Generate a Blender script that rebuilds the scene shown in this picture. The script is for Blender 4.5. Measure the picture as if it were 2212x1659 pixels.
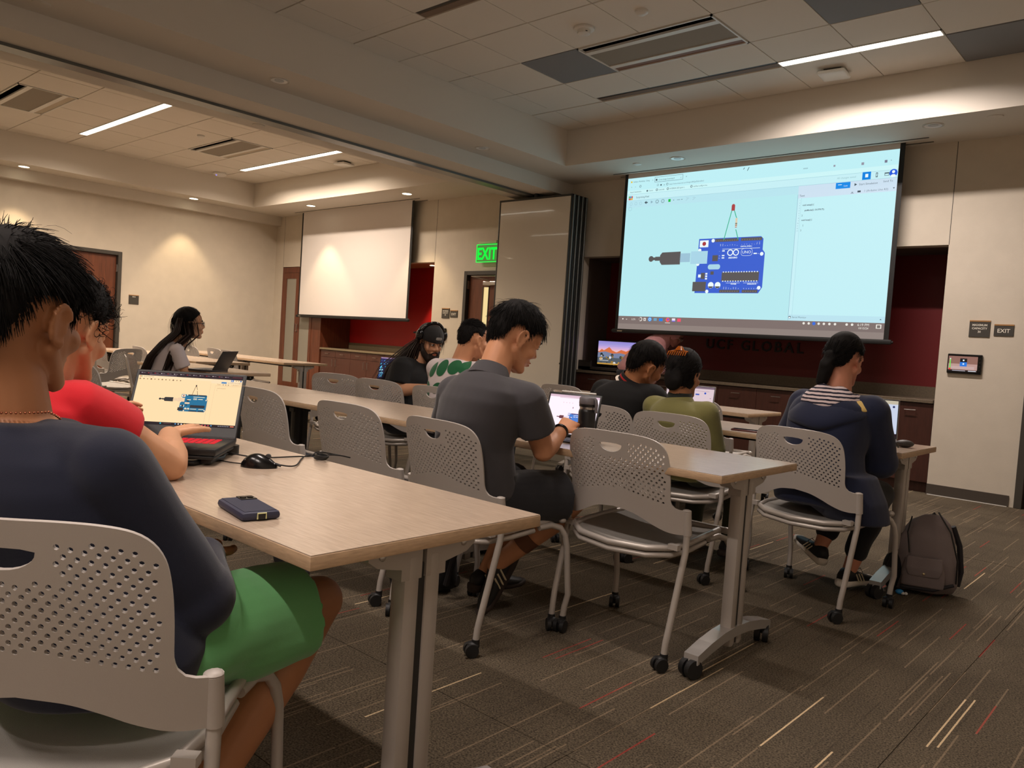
import bpy, bmesh, math, random
import numpy as np
from mathutils import Vector, Matrix, Euler
from mathutils.geometry import delaunay_2d_cdt
random.seed(7); rng = np.random.default_rng(7)
scene = bpy.context.scene
for o in list(bpy.data.objects): bpy.data.objects.remove(o)
COL = scene.collection
R = math.radians; PI = math.pi

# ---------------------------------------------------------------- camera, world, exposure
def make_camera():
    yaw, pitch, roll, f = -0.732842, -0.0488451, 0.0655629, 1693.94
    fw = Vector((math.sin(yaw)*math.cos(pitch), math.cos(yaw)*math.cos(pitch), math.sin(pitch)))
    rt = Vector((math.cos(yaw), -math.sin(yaw), 0)); up = rt.cross(fw)
    c, s = math.cos(roll), math.sin(roll)
    r2 = c*rt + s*up; u2 = -s*rt + c*up
    m = Matrix((r2, u2, -fw)).transposed().to_4x4()
    m.translation = Vector((0, 0, 1.135))
    cd = bpy.data.cameras.new('camera'); cam = bpy.data.objects.new('camera', cd)
    cd.sensor_width = 36; cd.lens = f/2212*36; cd.clip_start = .05; cd.clip_end = 100
    cam.matrix_world = m; COL.objects.link(cam); scene.camera = cam
make_camera()
w = bpy.data.worlds.new('world'); scene.world = w; w.use_nodes = True
w.node_tree.nodes['Background'].inputs[0].default_value = (.9, .8, .7, 1)
w.node_tree.nodes['Background'].inputs[1].default_value = 0.075
vs = scene.view_settings
vs.view_transform = 'Standard'; vs.look = 'None'; vs.gamma = 1; vs.use_curve_mapping = False
vs.exposure = 0.0
LIN_R, LIN_L, DOWN = 84, 108, 74      # watts: linear lamps right room, left room, downlights

# ---------------------------------------------------------------- materials
def lin(c):
    return tuple(((v/255)/12.92 if v/255 <= .04045 else ((v/255+.055)/1.055)**2.4) for v in c)
MATS = {}
def mat(name, col, rough=.6, metal=0, nscale=0, namt=0, bump=0, bscale=200, emit=0, spec=.5, stretch=(1,1,1), coord='Object', trans=0, sheen=0, coat=0):
    if name in MATS: return MATS[name]
    m = bpy.data.materials.new(name); m.use_nodes = True; MATS[name] = m
    nt = m.node_tree; b = nt.nodes['Principled BSDF']; L = nt.links
    c = lin(col)
    b.inputs['Base Color'].default_value = (*c, 1); b.inputs['Roughness'].default_value = rough
    b.inputs['Metallic'].default_value = metal; b.inputs['Specular IOR Level'].default_value = spec
    b.inputs['Transmission Weight'].default_value = trans
    if sheen: b.inputs['Sheen Weight'].default_value = sheen
    if coat: b.inputs['Coat Weight'].default_value = coat
    if emit:
        b.inputs['Emission Color'].default_value = (*c, 1); b.inputs['Emission Strength'].default_value = emit
    if nscale or bump:
        tc = nt.nodes.new('ShaderNodeTexCoord'); mp = nt.nodes.new('ShaderNodeMapping')
        mp.inputs['Scale'].default_value = stretch; L.new(tc.outputs[coord], mp.inputs[0])
    if nscale:
        n = nt.nodes.new('ShaderNodeTexNoise'); n.inputs['Scale'].default_value = nscale; n.inputs['Detail'].default_value = 5
        L.new(mp.outputs[0], n.inputs['Vector'])
        mx = nt.nodes.new('ShaderNodeMix'); mx.data_type = 'RGBA'
        mx.inputs[6].default_value = (*[max(0, v*(1-namt)) for v in c], 1); mx.inputs[7].default_value = (*[min(1, v*(1+namt)) for v in c], 1)
        cr = nt.nodes.new('ShaderNodeMapRange'); cr.inputs[1].default_value = .3; cr.inputs[2].default_value = .7
        L.new(n.outputs['Fac'], cr.inputs[0]); L.new(cr.outputs[0], mx.inputs[0]); L.new(mx.outputs[2], b.inputs['Base Color'])
    if bump:
        n2 = nt.nodes.new('ShaderNodeTexNoise'); n2.inputs['Scale'].default_value = bscale; n2.inputs['Detail'].default_value = 3
        L.new(mp.outputs[0], n2.inputs['Vector'])
        bp = nt.nodes.new('ShaderNodeBump'); bp.inputs['Strength'].default_value = bump; bp.inputs['Distance'].default_value = .01
        L.new(n2.outputs['Fac'], bp.inputs['Height']); L.new(bp.outputs[0], b.inputs['Normal'])
    return m
def emis(col, s=1.0):
    return mat('glow_%d_%d_%d_%g' % (*col, s), col, .9, emit=s, spec=0) if False else _em(col, s)
def _em(col, s):
    k = 'glow_%d_%d_%d_%g' % (*col, s)
    if k in MATS: return MATS[k]
    m = bpy.data.materials.new(k); m.use_nodes = True; MATS[k] = m
    nt = m.node_tree; b = nt.nodes['Principled BSDF']; c = lin(col)
    b.inputs['Base Color'].default_value = (.01, .01, .01, 1); b.inputs['Roughness'].default_value = .5
    b.inputs['Specular IOR Level'].default_value = .1
    b.inputs['Emission Color'].default_value = (*c, 1); b.inputs['Emission Strength'].default_value = s
    return m

def carpet_mat():
    m = bpy.data.materials.new('carpet'); m.use_nodes = True; nt = m.node_tree; L = nt.links
    b = nt.nodes['Principled BSDF']; b.inputs['Roughness'].default_value = .95; b.inputs['Specular IOR Level'].default_value = .1
    N = nt.nodes.new
    g = N('ShaderNodeNewGeometry'); sp = N('ShaderNodeSeparateXYZ'); L.new(g.outputs['Position'], sp.inputs[0])
    def mth(op, a, bb=None, c=None):
        n = N('ShaderNodeMath'); n.operation = op
        for i, v in enumerate((a, bb, c)):
            if v is None: continue
            if isinstance(v, (int, float)): n.inputs[i].default_value = v
            else: L.new(v, n.inputs[i])
        return n.outputs[0]
    def layer(wid, length, seed, thr):
        cx = mth('FLOOR', mth('DIVIDE', sp.outputs[0], wid))
        wn = N('ShaderNodeTexWhiteNoise'); wn.noise_dimensions = '2D'
        cb = N('ShaderNodeCombineXYZ'); L.new(cx, cb.inputs[0]); cb.inputs[1].default_value = seed; L.new(cb.outputs[0], wn.inputs['Vector'])
        yy = mth('ADD', mth('DIVIDE', sp.outputs[1], length), mth('MULTIPLY', wn.outputs[0], 37.3))
        cy = mth('FLOOR', yy); fy = mth('FRACT', yy)
        wn2 = N('ShaderNodeTexWhiteNoise'); wn2.noise_dimensions = '3D'
        c2 = N('ShaderNodeCombineXYZ'); L.new(cx, c2.inputs[0]); L.new(cy, c2.inputs[1]); c2.inputs[2].default_value = seed+.5; L.new(c2.outputs[0], wn2.inputs['Vector'])
        on = mth('GREATER_THAN', wn2.outputs[0], thr)
        s2 = N('ShaderNodeSeparateColor'); L.new(wn2.outputs[1], s2.inputs[0])
        ln = mth('LESS_THAN', fy, mth('ADD', mth('MULTIPLY', s2.outputs[0], .7), .3))
        fx = mth('FRACT', mth('DIVIDE', sp.outputs[0], wid))
        ed = mth('LESS_THAN', fx, .45)
        return mth('MULTIPLY', mth('MULTIPLY', on, ln), ed), s2
    n = N('ShaderNodeTexNoise'); n.inputs['Scale'].default_value = 170; n.inputs['Detail'].default_value = 6; L.new(g.outputs['Position'], n.inputs['Vector'])
    n3 = N('ShaderNodeTexNoise'); n3.inputs['Scale'].default_value = 2.2; L.new(g.outputs['Position'], n3.inputs['Vector'])
    base = N('ShaderNodeMix'); base.data_type = 'RGBA'
    base.inputs[6].default_value = (*lin((47, 41, 35)), 1); base.inputs[7].default_value = (*lin((130, 117, 97)), 1)
    mr = N('ShaderNodeMapRange'); mr.inputs[1].default_value = .3; mr.inputs[2].default_value = .72; L.new(n.outputs['Fac'], mr.inputs[0])
    L.new(mth('MULTIPLY', mr.outputs[0], mth('ADD', n3.outputs['Fac'], .3)), base.inputs[0])
    cur = base.outputs[2]
    for wid, ln_, sd, thr, colr, amt in ((.0125, .55, 1, .885, (164, 142, 116), .42), (.0125, .40, 4, .90, (48, 40, 36), .25), (.0125, .5, 9, .990, (226, 200, 160), .85), (.0125, .30, 13, .990, (176, 56, 54), .6)):
        f, s2 = layer(wid, ln_, sd, thr)
        mx = N('ShaderNodeMix'); mx.data_type = 'RGBA'; mx.inputs[7].default_value = (*lin(colr), 1)
        L.new(cur, mx.inputs[6]); L.new(mth('MULTIPLY', f, mth('MULTIPLY', mth('ADD', n.outputs['Fac'], .45), amt)), mx.inputs[0]); cur = mx.outputs[2]
    L.new(cur, b.inputs['Base Color'])
    bp = N('ShaderNodeBump'); bp.inputs['Strength'].default_value = .5; bp.inputs['Distance'].default_value = .004
    L.new(n.outputs['Fac'], bp.inputs['Height']); L.new(bp.outputs[0], b.inputs['Normal'])
    MATS['carpet'] = m; return m
def stripe_mat(name, c1, c2, freq, axis='z'):
    m = bpy.data.materials.new(name); m.use_nodes = True; nt = m.node_tree; L = nt.links; MATS[name] = m
    b = nt.nodes['Principled BSDF']; b.inputs['Roughness'].default_value = .9
    tc = nt.nodes.new('ShaderNodeTexCoord'); wv = nt.nodes.new('ShaderNodeTexWave'); wv.bands_direction = axis.upper()
    wv.inputs['Scale'].default_value = freq; wv.inputs['Distortion'].default_value = 1.2; wv.inputs['Detail Scale'].default_value = 1.5
    L.new(tc.outputs['Object'], wv.inputs[0])
    cr = nt.nodes.new('ShaderNodeValToRGB'); cr.color_ramp.interpolation = 'CONSTANT'
    cr.color_ramp.elements[0].color = (*lin(c1), 1); cr.color_ramp.elements[1].color = (*lin(c2), 1); cr.color_ramp.elements[1].position = .42
    L.new(wv.outputs[1], cr.inputs[0]); L.new(cr.outputs[0], b.inputs['Base Color']); return m

WALL = mat('wall_paint', (206, 196, 180), .75, nscale=6, namt=.03, bump=.12, bscale=260)
CEILP = mat('soffit_paint', (216, 209, 198), .8, bump=.1, bscale=260)
TILE = mat('ceiling_tile_white', (226, 220, 210), .92, nscale=300, namt=.05, bump=.25, bscale=500)
TILEG = mat('ceiling_tile_grey', (128, 130, 134), .8)
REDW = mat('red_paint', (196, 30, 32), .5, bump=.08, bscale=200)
REDSHADE = mat('red_paint_shaded', (106, 16, 20), .5, bump=.08, bscale=200)  # red wall of the near niche, its shade painted into the colour
CABSHADE = mat('cabinet_wood_shaded', (66, 36, 28), .4, nscale=4, namt=.2, stretch=(12, 12, 1))  # cabinet wood darkened to paint in the near niche's shade
COUNTERSHADE = mat('counter_top_shaded', (104, 92, 76), .4, nscale=60, namt=.15)  # counter top with the near niche's shade put into its colour
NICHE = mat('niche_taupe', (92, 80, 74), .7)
CHERRY = mat('cherry_wood', (104, 56, 36), .35, nscale=3, namt=.3, stretch=(14, 14, 1))
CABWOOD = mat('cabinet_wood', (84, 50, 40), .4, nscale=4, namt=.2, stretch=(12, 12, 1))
DOORW = mat('door_wood', (106, 58, 34), .4, nscale=3, namt=.25, stretch=(12, 12, 1))
FRAMEM = mat('dark_frame', (66, 62, 56), .5)
BASEB = mat('baseboard_rubber', (70, 62, 54), .6)
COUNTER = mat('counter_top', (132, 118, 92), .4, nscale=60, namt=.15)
STEEL = mat('brushed_steel', (190, 185, 180), .3, metal=1)
ALU = mat('aluminium', (120, 124, 124), .35, metal=.8)
DARKALU = mat('dark_aluminium', (72, 72, 70), .4, metal=.6)
BLACK = mat('black_plastic', (18, 18, 19), .45)
BLACKG = mat('black_gloss', (10, 10, 12), .12)
RUBBER = mat('black_rubber', (22, 22, 23), .55)
WHITEP = mat('white_plastic', (222, 220, 214), .4)
WBOARD = mat('whiteboard', (214, 208, 196), .12, coat=.6)
SCREENW = mat('screen_fabric', (222, 216, 212), .8)
SCREENB = mat('screen_black', (16, 17, 18), .6)
LAMIN = mat('laminate_taupe', (190, 170, 150), .20, nscale=22, namt=.13, stretch=(.6, 9, 9), bump=.04, bscale=120)
LAMEDGE = mat('laminate_edge', (190, 160, 128), .5, nscale=30, namt=.14, stretch=(1, 1, 7))
LEGM = mat('leg_silver', (176, 168, 160), .4, metal=.15)
CHAIRP = mat('chair_plastic', (186, 178, 171), .42, bump=.05, bscale=700)
CHAIRF = mat('chair_frame', (184, 176, 168), .36, metal=.25)
MESHS = mat('seat_mesh', (176, 172, 166), .8, bump=.4, bscale=900)
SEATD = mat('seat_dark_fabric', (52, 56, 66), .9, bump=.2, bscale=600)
GLASSF = mat('frosted_glass', (150, 146, 134), .35)
carpet_mat()

# ---------------------------------------------------------------- object helpers
def tag(o, label=None, cat=None, group=None, kind=None):
    if label: o['label'] = label
    if cat: o['category'] = cat
    if group: o['group'] = group
    if kind: o['kind'] = kind
    return o
def empty(name, loc=(0, 0, 0), rz=0):
    o = bpy.data.objects.new(name, None); o.location = loc; o.rotation_euler = (0, 0, rz); o.empty_display_size = .1
    COL.objects.link(o); return o
def link(name, me, parent=None):
    o = bpy.data.objects.new(name, me); COL.objects.link(o)
    if parent: o.parent = parent
    return o
CHILD = {}
def copy_tree(o, parent=None):
    c = o.copy(); COL.objects.link(c); c.parent = parent
    for ch in [x for x in bpy.data.objects if x.parent == o]: copy_tree(ch, c)
    return c
class MB:
    def __init__(s): s.v = []; s.f = []; s.m = []; s.mats = []; s.cur = 0; s.M = None
    def mat(s, m):
        if m not in s.mats: s.mats.append(m)
        s.cur = s.mats.index(m); return s
    def add(s, vs, fs):
        n = len(s.v)
        if s.M is not None: vs = [s.M @ Vector(v) for v in vs]
        s.v += [tuple(v) for v in vs]; s.f += [tuple(i+n for i in f) for f in fs]; s.m += [s.cur]*len(fs)
        return s
    def box(s, x0, x1, y0, y1, z0, z1, b=0):
        if b:
            b = min(b, abs(x1-x0)*.49, abs(y1-y0)*.49, abs(z1-z0)*.49)
            bm = bmesh.new(); bmesh.ops.create_cube(bm, size=1)
            for v in bm.verts:
                v.co = Vector(((x0+x1)/2+v.co.x*(x1-x0), (y0+y1)/2+v.co.y*(y1-y0), (z0+z1)/2+v.co.z*(z1-z0)))
            bmesh.ops.bevel(bm, geom=bm.edges[:], offset=b, segments=2, profile=.5, affect='EDGES')
            s.bm(bm); return s
        v = [(x, y, z) for z in (z0, z1) for y in (y0, y1) for x in (x0, x1)]
        return s.add(v, [(0, 2, 3, 1), (4, 5, 7, 6), (0, 1, 5, 4), (2, 6, 7, 3), (0, 4, 6, 2), (1, 3, 7, 5)])
    def bm(s, bm):
        bm.verts.index_update()
        s.add([v.co.copy() for v in bm.verts], [[v.index for v in f.verts] for f in bm.faces]); bm.free(); return s
    def tube(s, pts, r, n=8, caps=True, closed=False):
        pts = [Vector(p) for p in pts]; k = len(pts); rr = r if isinstance(r, (list, tuple)) else [r]*k
        vs = []; up = None
        for i, p in enumerate(pts):
            a = pts[(i-1) % k] if (i or closed) else p; c = pts[(i+1) % k] if (i < k-1 or closed) else p
            t = (c-a).normalized()
            if up is None: up = Vector((0, 0, 1)) if abs(t.z) < .9 else Vector((1, 0, 0))
            x = up.cross(t).normalized(); y = t.cross(x); up = y
            vs += [p+(x*math.cos(2*PI*j/n)+y*math.sin(2*PI*j/n))*rr[i] for j in range(n)]
        fs = []
        for i in range(k if closed else k-1):
            for j in range(n):
                a, b_ = i*n+j, i*n+(j+1) % n; c, d = ((i+1) % k)*n+(j+1) % n, ((i+1) % k)*n+j
                fs.append((a, b_, c, d))
        if caps and not closed: fs += [tuple(range(n))[::-1], tuple((k-1)*n+j for j in range(n))]
        return s.add(vs, fs)
    def cyl(s, p, r, h, n=20, axis='z', r2=None):
        r2 = r if r2 is None else r2; p = Vector(p)
        A = {'z': (Vector((1,0,0)), Vector((0,1,0)), Vector((0,0,1))), 'x': (Vector((0,1,0)), Vector((0,0,1)), Vector((1,0,0))), 'y': (Vector((0,0,1)), Vector((1,0,0)), Vector((0,1,0)))}[axis]
        vs = [p+A[2]*h*k+(A[0]*math.cos(2*PI*j/n)+A[1]*math.sin(2*PI*j/n))*(r2 if k else r) for k in (0, 1) for j in range(n)]
        fs = [(j, (j+1) % n, n+(j+1) % n, n+j) for j in range(n)]+[tuple(range(n))[::-1], tuple(n+j for j in range(n))]
        return s.add(vs, fs)
    def lathe(s, prof, c=(0, 0, 0), n=24, caps=True):
        c = Vector(c); k = len(prof)
        vs = [c+Vector((r*math.cos(2*PI*j/n), r*math.sin(2*PI*j/n), z)) for r, z in prof for j in range(n)]
        fs = [(i*n+j, i*n+(j+1) % n, (i+1)*n+(j+1) % n, (i+1)*n+j) for i in range(k-1) for j in range(n)]
        if caps: fs += [tuple(range(n))[::-1], tuple((k-1)*n+j for j in range(n))]
        return s.add(vs, fs)
    def prism(s, poly, h, axis='z', off=0):
        n = len(poly)
        def P(a, b, c): return (a, b, c) if axis == 'z' else ((a, c, b) if axis == 'y' else (c, a, b))
        vs = [P(a, b, off) for a, b in poly]+[P(a, b, off+h) for a, b in poly]
        return s.add(vs, [tuple(range(n))[::-1], tuple(range(n, 2*n))]+[(i, (i+1) % n, n+(i+1) % n, n+i) for i in range(n)])
    def ell(s, c, r, Rm=None, nu=20, nv=12):
        c = Vector(c); vs = []
        for i in range(nv+1):
            th = PI*i/nv
            for j in range(nu):
                ph = 2*PI*j/nu; p = Vector((r[0]*math.sin(th)*math.cos(ph), r[1]*math.sin(th)*math.sin(ph), r[2]*math.cos(th)))
                vs.append(c+(Rm @ p if Rm else p))
        return s.add(vs, [(i*nu+j, (i+1)*nu+j, (i+1)*nu+(j+1) % nu, i*nu+(j+1) % nu) for i in range(nv) for j in range(nu)])
    def cap(s, p0, r0, p1, r1, n=16, m=5):
        p0 = Vector(p0); p1 = Vector(p1); d = (p1-p0)
        if d.length < 1e-5: return s.ell(p0, (r0, r0, r0))
        t = d.normalized(); x = t.orthogonal().normalized(); y = t.cross(x); vs = []; rings = []
        for i in range(m): a = PI/2*i/m; rings.append((p0-t*r0*math.cos(a), max(r0*math.sin(a), 1e-4)))
        rings.append((p0, r0)); rings.append((p1, r1))
        for i in range(1, m+1): a = PI/2*i/m; rings.append((p1+t*r1*math.sin(a), max(r1*math.cos(a), 1e-4)))
        for c, r in rings: vs += [c+(x*math.cos(2*PI*j/n)+y*math.sin(2*PI*j/n))*r for j in range(n)]
        k = len(rings)
        fs = [(i*n+j, i*n+(j+1) % n, (i+1)*n+(j+1) % n, (i+1)*n+j) for i in range(k-1) for j in range(n)]
        fs += [tuple(range(n))[::-1], tuple((k-1)*n+j for j in range(n))]
        return s.add(vs, fs)
    def chain(s, pts, rs):
        for i in range(len(pts)-1): s.cap(pts[i], rs[i], pts[i+1], rs[i+1])
        return s
    def loft(s, rings, n=28, e=2.4):
        vs = []
        for c, a, b in rings:
            c, a, b = Vector(c), Vector(a), Vector(b)
            for j in range(n):
                t = 2*PI*j/n; ct, st = math.cos(t), math.sin(t)
                vs.append(c+a*math.copysign(abs(ct)**(2/e), ct)+b*math.copysign(abs(st)**(2/e), st))
        k = len(rings)
        fs = [(i*n+j, i*n+(j+1) % n, (i+1)*n+(j+1) % n, (i+1)*n+j) for i in range(k-1) for j in range(n)]
        fs += [tuple(range(n))[::-1], tuple((k-1)*n+j for j in range(n))]
        return s.add(vs, fs)
    def mesh(s, name, smooth=None):
        me = bpy.data.meshes.new(name); me.from_pydata(s.v, [], s.f)
        for m in s.mats: me.materials.append(m)
        if len(s.mats) > 1: me.polygons.foreach_set('material_index', s.m)
        if smooth:
            me.polygons.foreach_set('use_smooth', [True]*len(me.polygons))
            if smooth is not True: me.set_sharp_from_angle(angle=R(smooth))
        me.update(); return me
    def build(s, name, parent=None, m=None, smooth=None):
        if m and not s.mats: s.mats = [m]
        return link(name, s.mesh(name, smooth), parent)
def vox(mb, size, smooth=4, m=None, name='body', fold=None):
    bmx = bmesh.new()
    me = mb.mesh('tmp'); bmx.from_mesh(me); bmesh.ops.recalc_face_normals(bmx, faces=bmx.faces[:]); bmx.to_mesh(me); bmx.free()
    o = link('tmp', me); md = o.modifiers.new('r', 'REMESH'); md.mode = 'VOXEL'; md.voxel_size = size
    if smooth: sm = o.modifiers.new('s', 'SMOOTH'); sm.iterations = smooth; sm.factor = .6
    dg = bpy.context.evaluated_depsgraph_get(); dg.update()
    out = bpy.data.meshes.new_from_object(o.evaluated_get(dg)); out.name = name
    bpy.data.objects.remove(o); bpy.data.meshes.remove(me)
    n = len(out.vertices)
    if fold:
        co = np.empty(n*3); out.vertices.foreach_get('co', co); co = co.reshape(-1, 3)
        no = np.empty(n*3); out.vertices.foreach_get('normal', no); no = no.reshape(-1, 3)
        co += no*fold(co)[:, None]; out.vertices.foreach_set('co', co.ravel())
    out.materials.clear()
    if m: out.materials.append(m)
    out.polygons.foreach_set('use_smooth', [True]*len(out.polygons)); out.polygons.foreach_set('material_index', [0]*len(out.polygons)); out.update()
    return out
TXT = {}
def text_geo(s, size, depth=0, bold=0):
    k = (s, size, depth, bold)
    if k in TXT: return TXT[k]
    cu = bpy.data.curves.new('t', 'FONT'); cu.body = s; cu.size = size; cu.extrude = depth; cu.resolution_u = 2; cu.offset = bold
    o = bpy.data.objects.new('t', cu); COL.objects.link(o)
    dg = bpy.context.evaluated_depsgraph_get(); dg.update()
    me = bpy.data.meshes.new_from_object(o.evaluated_get(dg))
    v = [tuple(x.co) for x in me.vertices]; f = [tuple(p.vertices) for p in me.polygons]
    bpy.data.objects.remove(o); bpy.data.meshes.remove(me); TXT[k] = (v, f); return v, f
class UI:
    """flat print on a W x H panel: u right, v up, drawn in metres in the local xz plane facing -y"""
    def __init__(s, W, H): s.W, s.H = W, H; s.mb = MB(); s.e = 1.0
    def put(s, pts, col, lay, e=None):
        s.mb.mat(_em(col, s.e if e is None else e)); n = len(pts)
        s.mb.add([(u*s.W, -lay*.0006, v*s.H) for u, v in pts], [tuple(range(n))])
    def rect(s, u0, v0, u1, v1, col, lay=1, e=None): s.put([(u0, v0), (u1, v0), (u1, v1), (u0, v1)], col, lay, e)
    def circ(s, u, v, r, col, lay=1, n=20, e=None, ry=None):
        a = s.W/s.H; s.put([(u+r*math.cos(2*PI*i/n), v+(ry or r*a)*math.sin(2*PI*i/n)) for i in range(n)], col, lay, e)
    def ring(s, u, v, r, t, col, lay=1, n=24):
        a = s.W/s.H
        for i in range(n):
            p = [(u+q*math.cos(2*PI*j/n), v+q*a*math.sin(2*PI*j/n)) for q, j in ((r-t, i), (r, i), (r, i+1), (r-t, i+1))]
            s.put(p, col, lay)
    def line(s, u0, v0, u1, v1, t, col, lay=1):
        dx, dy = (u1-u0)*s.W, (v1-v0)*s.H; l = math.hypot(dx, dy); nx, ny = -dy/l*t/2*s.W/s.W, dx/l*t/2
        ax, ay = nx/s.W, ny/s.H
        s.put([(u0-ax, v0-ay), (u1-ax, v1-ay), (u1+ax, v1+ay), (u0+ax, v0+ay)], col, lay)
    def text(s, u, v, t, h, col, lay=2, rot=0, cx=False, wide=1.0, bold=0):
        """h: cap height in metres"""
        vv, ff = text_geo(t, h/.7, 0, bold); s.mb.mat(_em(col, s.e))
        if cx: mx = (max(p[0] for p in vv)+min(p[0] for p in vv))/2
        else: mx = 0
        c, sn = math.cos(rot), math.sin(rot); out = []
        for x, y, z in vv:
            x = (x-mx)*wide; out.append((u*s.W+x*c-y*sn, -lay*.0006, v*s.H+x*sn+y*c))
        s.mb.add(out, ff)
    def build(s, name, parent=None): return s.mb.build(name, parent)
# ================================================================ THE ROOM
FY = 8.09; SOF = 3.274; CE = 3.691; XL = -13.56; XR = .75; YB = -3.0; NB = 8.73
def struct(name, mb, m, parent=None, smooth=None):
    o = mb.build(name, parent, m, smooth)
    if not parent: o['kind'] = 'structure'
    return o
fl = struct('floor', MB().box(XL, XR, YB, 9.2, -.1, -.006), MATS['carpet'])
t = MB().box(0, .633, 0, .633, -.006, 0).mesh('carpet_tile'); t.materials.append(MATS['carpet'])
gx = [-6.985+.635*i for i in range(12)]; gy = [.471+.635*i for i in range(12)]
for x in gx:
    for y in gy:
        o = link('carpet_tile', t, fl); o.location = (x, y, random.uniform(-.0006, .0006))
mb = MB()
for x0, x1, y0, y1 in ((XL, -6.987, YB, 9.2), (.634, XR, YB, 9.2), (-6.987, .634, YB, .469), (-6.987, .634, 8.092, 9.2)): mb.box(x0, x1, y0, y1, -.006, 0)
o = link('carpet_field', mb.mesh('carpet_field'), fl); o.data.materials.append(MATS['carpet'])

wf = MB(); T = .5
for x0, x1, z0 in ((XL, -13.28, 0), (-13.28, -9.03, 2.33), (-9.03, -8.35, 0), (-8.35, -7.37, 2.18), (-7.37, -6.2, 0), (-6.2, -1.965, 2.33), (-1.965, -1.26, 0), (-1.26, -.30, 2.18), (-.30, XR, 0)):
    wf.box(x0, x1, FY, FY+.14, z0, SOF+.3)
struct('wall_front', wf, WALL)
# niches in the front wall: red backs, taupe cheeks
nb = MB()
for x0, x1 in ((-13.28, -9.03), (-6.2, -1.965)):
    nb.mat(REDW if x0 < -9 else REDSHADE).box(x0, x1, NB, NB+.06, .9, 2.4)
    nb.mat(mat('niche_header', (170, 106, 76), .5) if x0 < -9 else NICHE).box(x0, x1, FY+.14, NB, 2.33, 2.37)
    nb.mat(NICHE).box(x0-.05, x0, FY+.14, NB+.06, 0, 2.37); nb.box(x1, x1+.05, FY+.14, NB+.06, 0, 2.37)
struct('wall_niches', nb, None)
wl = MB(); wl.box(XL-.14, XL, YB, 4.29, 0, SOF+.3).box(XL-.14, XL, 5.27, 9.2, 0, SOF+.3).box(XL-.14, XL, 4.29, 5.27, 2.25, SOF+.3)
struct('wall_left', wl, WALL)
struct('wall_right', MB().box(XR, XR+.14, YB, 9.2, 0, SOF+.3), WALL)
struct('wall_back', MB().box(XL, XR, YB-.14, YB, 0, SOF+.3), WALL)
struct('trim_1', MB().box(XL, -13.416, YB, FY, 3.11, SOF), CEILP)          # bulkhead along the left wall
struct('trim_2', MB().box(-1.966, -1.961, FY-.002, FY+.001, 2.33, SOF).box(-9.031, -9.027, FY-.002, FY+.001, 2.33, SOF).box(-13.282, -13.279, FY-.002, FY+.001, 2.33, SOF), FRAMEM)
struct('baseboard_front', MB().mat(BASEB).box(-1.965, -1.30, FY-.012, FY, 0, .1).box(-7.3, -6.2, FY-.012, FY, 0, .1).box(-9.03, -8.42, FY-.012, FY, 0, .1).mat(WHITEP).box(-1.955, -1.31, FY-.02, FY-.012, 0, .006), None)
struct('baseboard_left', MB().box(XL, XL+.012, YB, 4.23, 0, .1).box(XL, XL+.012, 5.33, FY, 0, .1), BASEB)

# soffit ring with two trays, dropped beam
so = MB()
def ring(x0, x1, y0, y1, tx0, tx1, ty0, ty1):
    so.box(x0, tx0, y0, y1, SOF, CE+.06); so.box(tx1, x1, y0, y1, SOF, CE+.06)
    so.box(tx0, tx1, y0, ty0, SOF, CE+.06); so.box(tx0, tx1, ty1, y1, SOF, CE+.06)
TR = (-5.89, .20, -2.2, 7.228); TL = (-12.93, -7.88, -2.2, 7.228)
ring(-6.444, XR, YB, FY, *TR); ring(XL, -7.25, YB, FY, *TL)
ce = struct('ceiling', so, CEILP)
struct('ceiling_beam', MB().box(-7.25, -6.444, YB, FY, 3.11, SOF+.4), CEILP)
struct('trim_3', MB().mat(ALU).box(-6.90, -6.80, YB, 7.75, 3.085, 3.111).mat(BLACK).box(-6.925, -6.90, YB, 7.75, 3.10, 3.112).mat(ALU).box(-7.0, -6.925, YB, 7.75, 3.098, 3.112), None)
# recessed ceiling grids: backing plate and single tiles
struct('ceiling_grid', MB().mat(mat('grid_cream', (186, 176, 160), .7)).box(TR[0], TR[1], TR[2], TR[3], CE+.006, CE+.04).box(TL[0], TL[1], TL[2], TL[3], CE+.006, CE+.04), None)
SL = [(-.9, -.78), (1.62, 1.74), (4.04, 4.16), (6.45, 6.57)]     # rows of slots / lamps
rows = [(6.577, 7.222), (5.941, 6.45), (5.306, 5.935), (4.671, 5.30), (4.165, 4.665), (3.40, 4.04), (2.766, 3.395), (2.13, 2.76), (1.745, 2.125), (.985, 1.62), (.35, .98), (-.29, .345), (-.775, -.295), (-1.54, -.905), (-2.19, -1.545)]
def tiles(xs, skip, grey, name='ceiling_tile'):
    for y0, y1 in rows:
        for i in range(len(xs)-1):
            x0, x1 = xs[i]+.004, xs[i+1]-.004; xc = (x0+x1)/2; yc = (y0+y1)/2
            if any(a < xc < b and c < yc < d for a, b, c, d in skip): continue
            g = any(a < xc < b and c < yc < d for a, b, c, d in grey)
            key = ('ctile', round(x1-x0, 3), round(y1-y0, 3), g)
            if key not in CHILD:
                me = MB().box(0, x1-x0, .004, y1-y0-.004, 0, .012).mesh('ceiling_tile'); me.materials.append(TILEG if g else TILE); CHILD[key] = me
            o = link(name, CHILD[key], ce); o.location = (x0, y0, CE-.004+random.uniform(0, .002))
xr = [-5.89, -5.56, -4.925, -4.29, -3.655, -3.02, -2.385, -1.75, -1.115, -.48, .20]
tiles(xr, [(-4.29, -3.02, 5.3, 5.94), (-4.29, -3.02, 2.76, 3.4)], [(-4.93, -4.29, 5.3, 5.94), (-2.39, -1.75, 5.3, 5.94), (-1.75, -1.11, 6.57, 7.3)])
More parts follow.
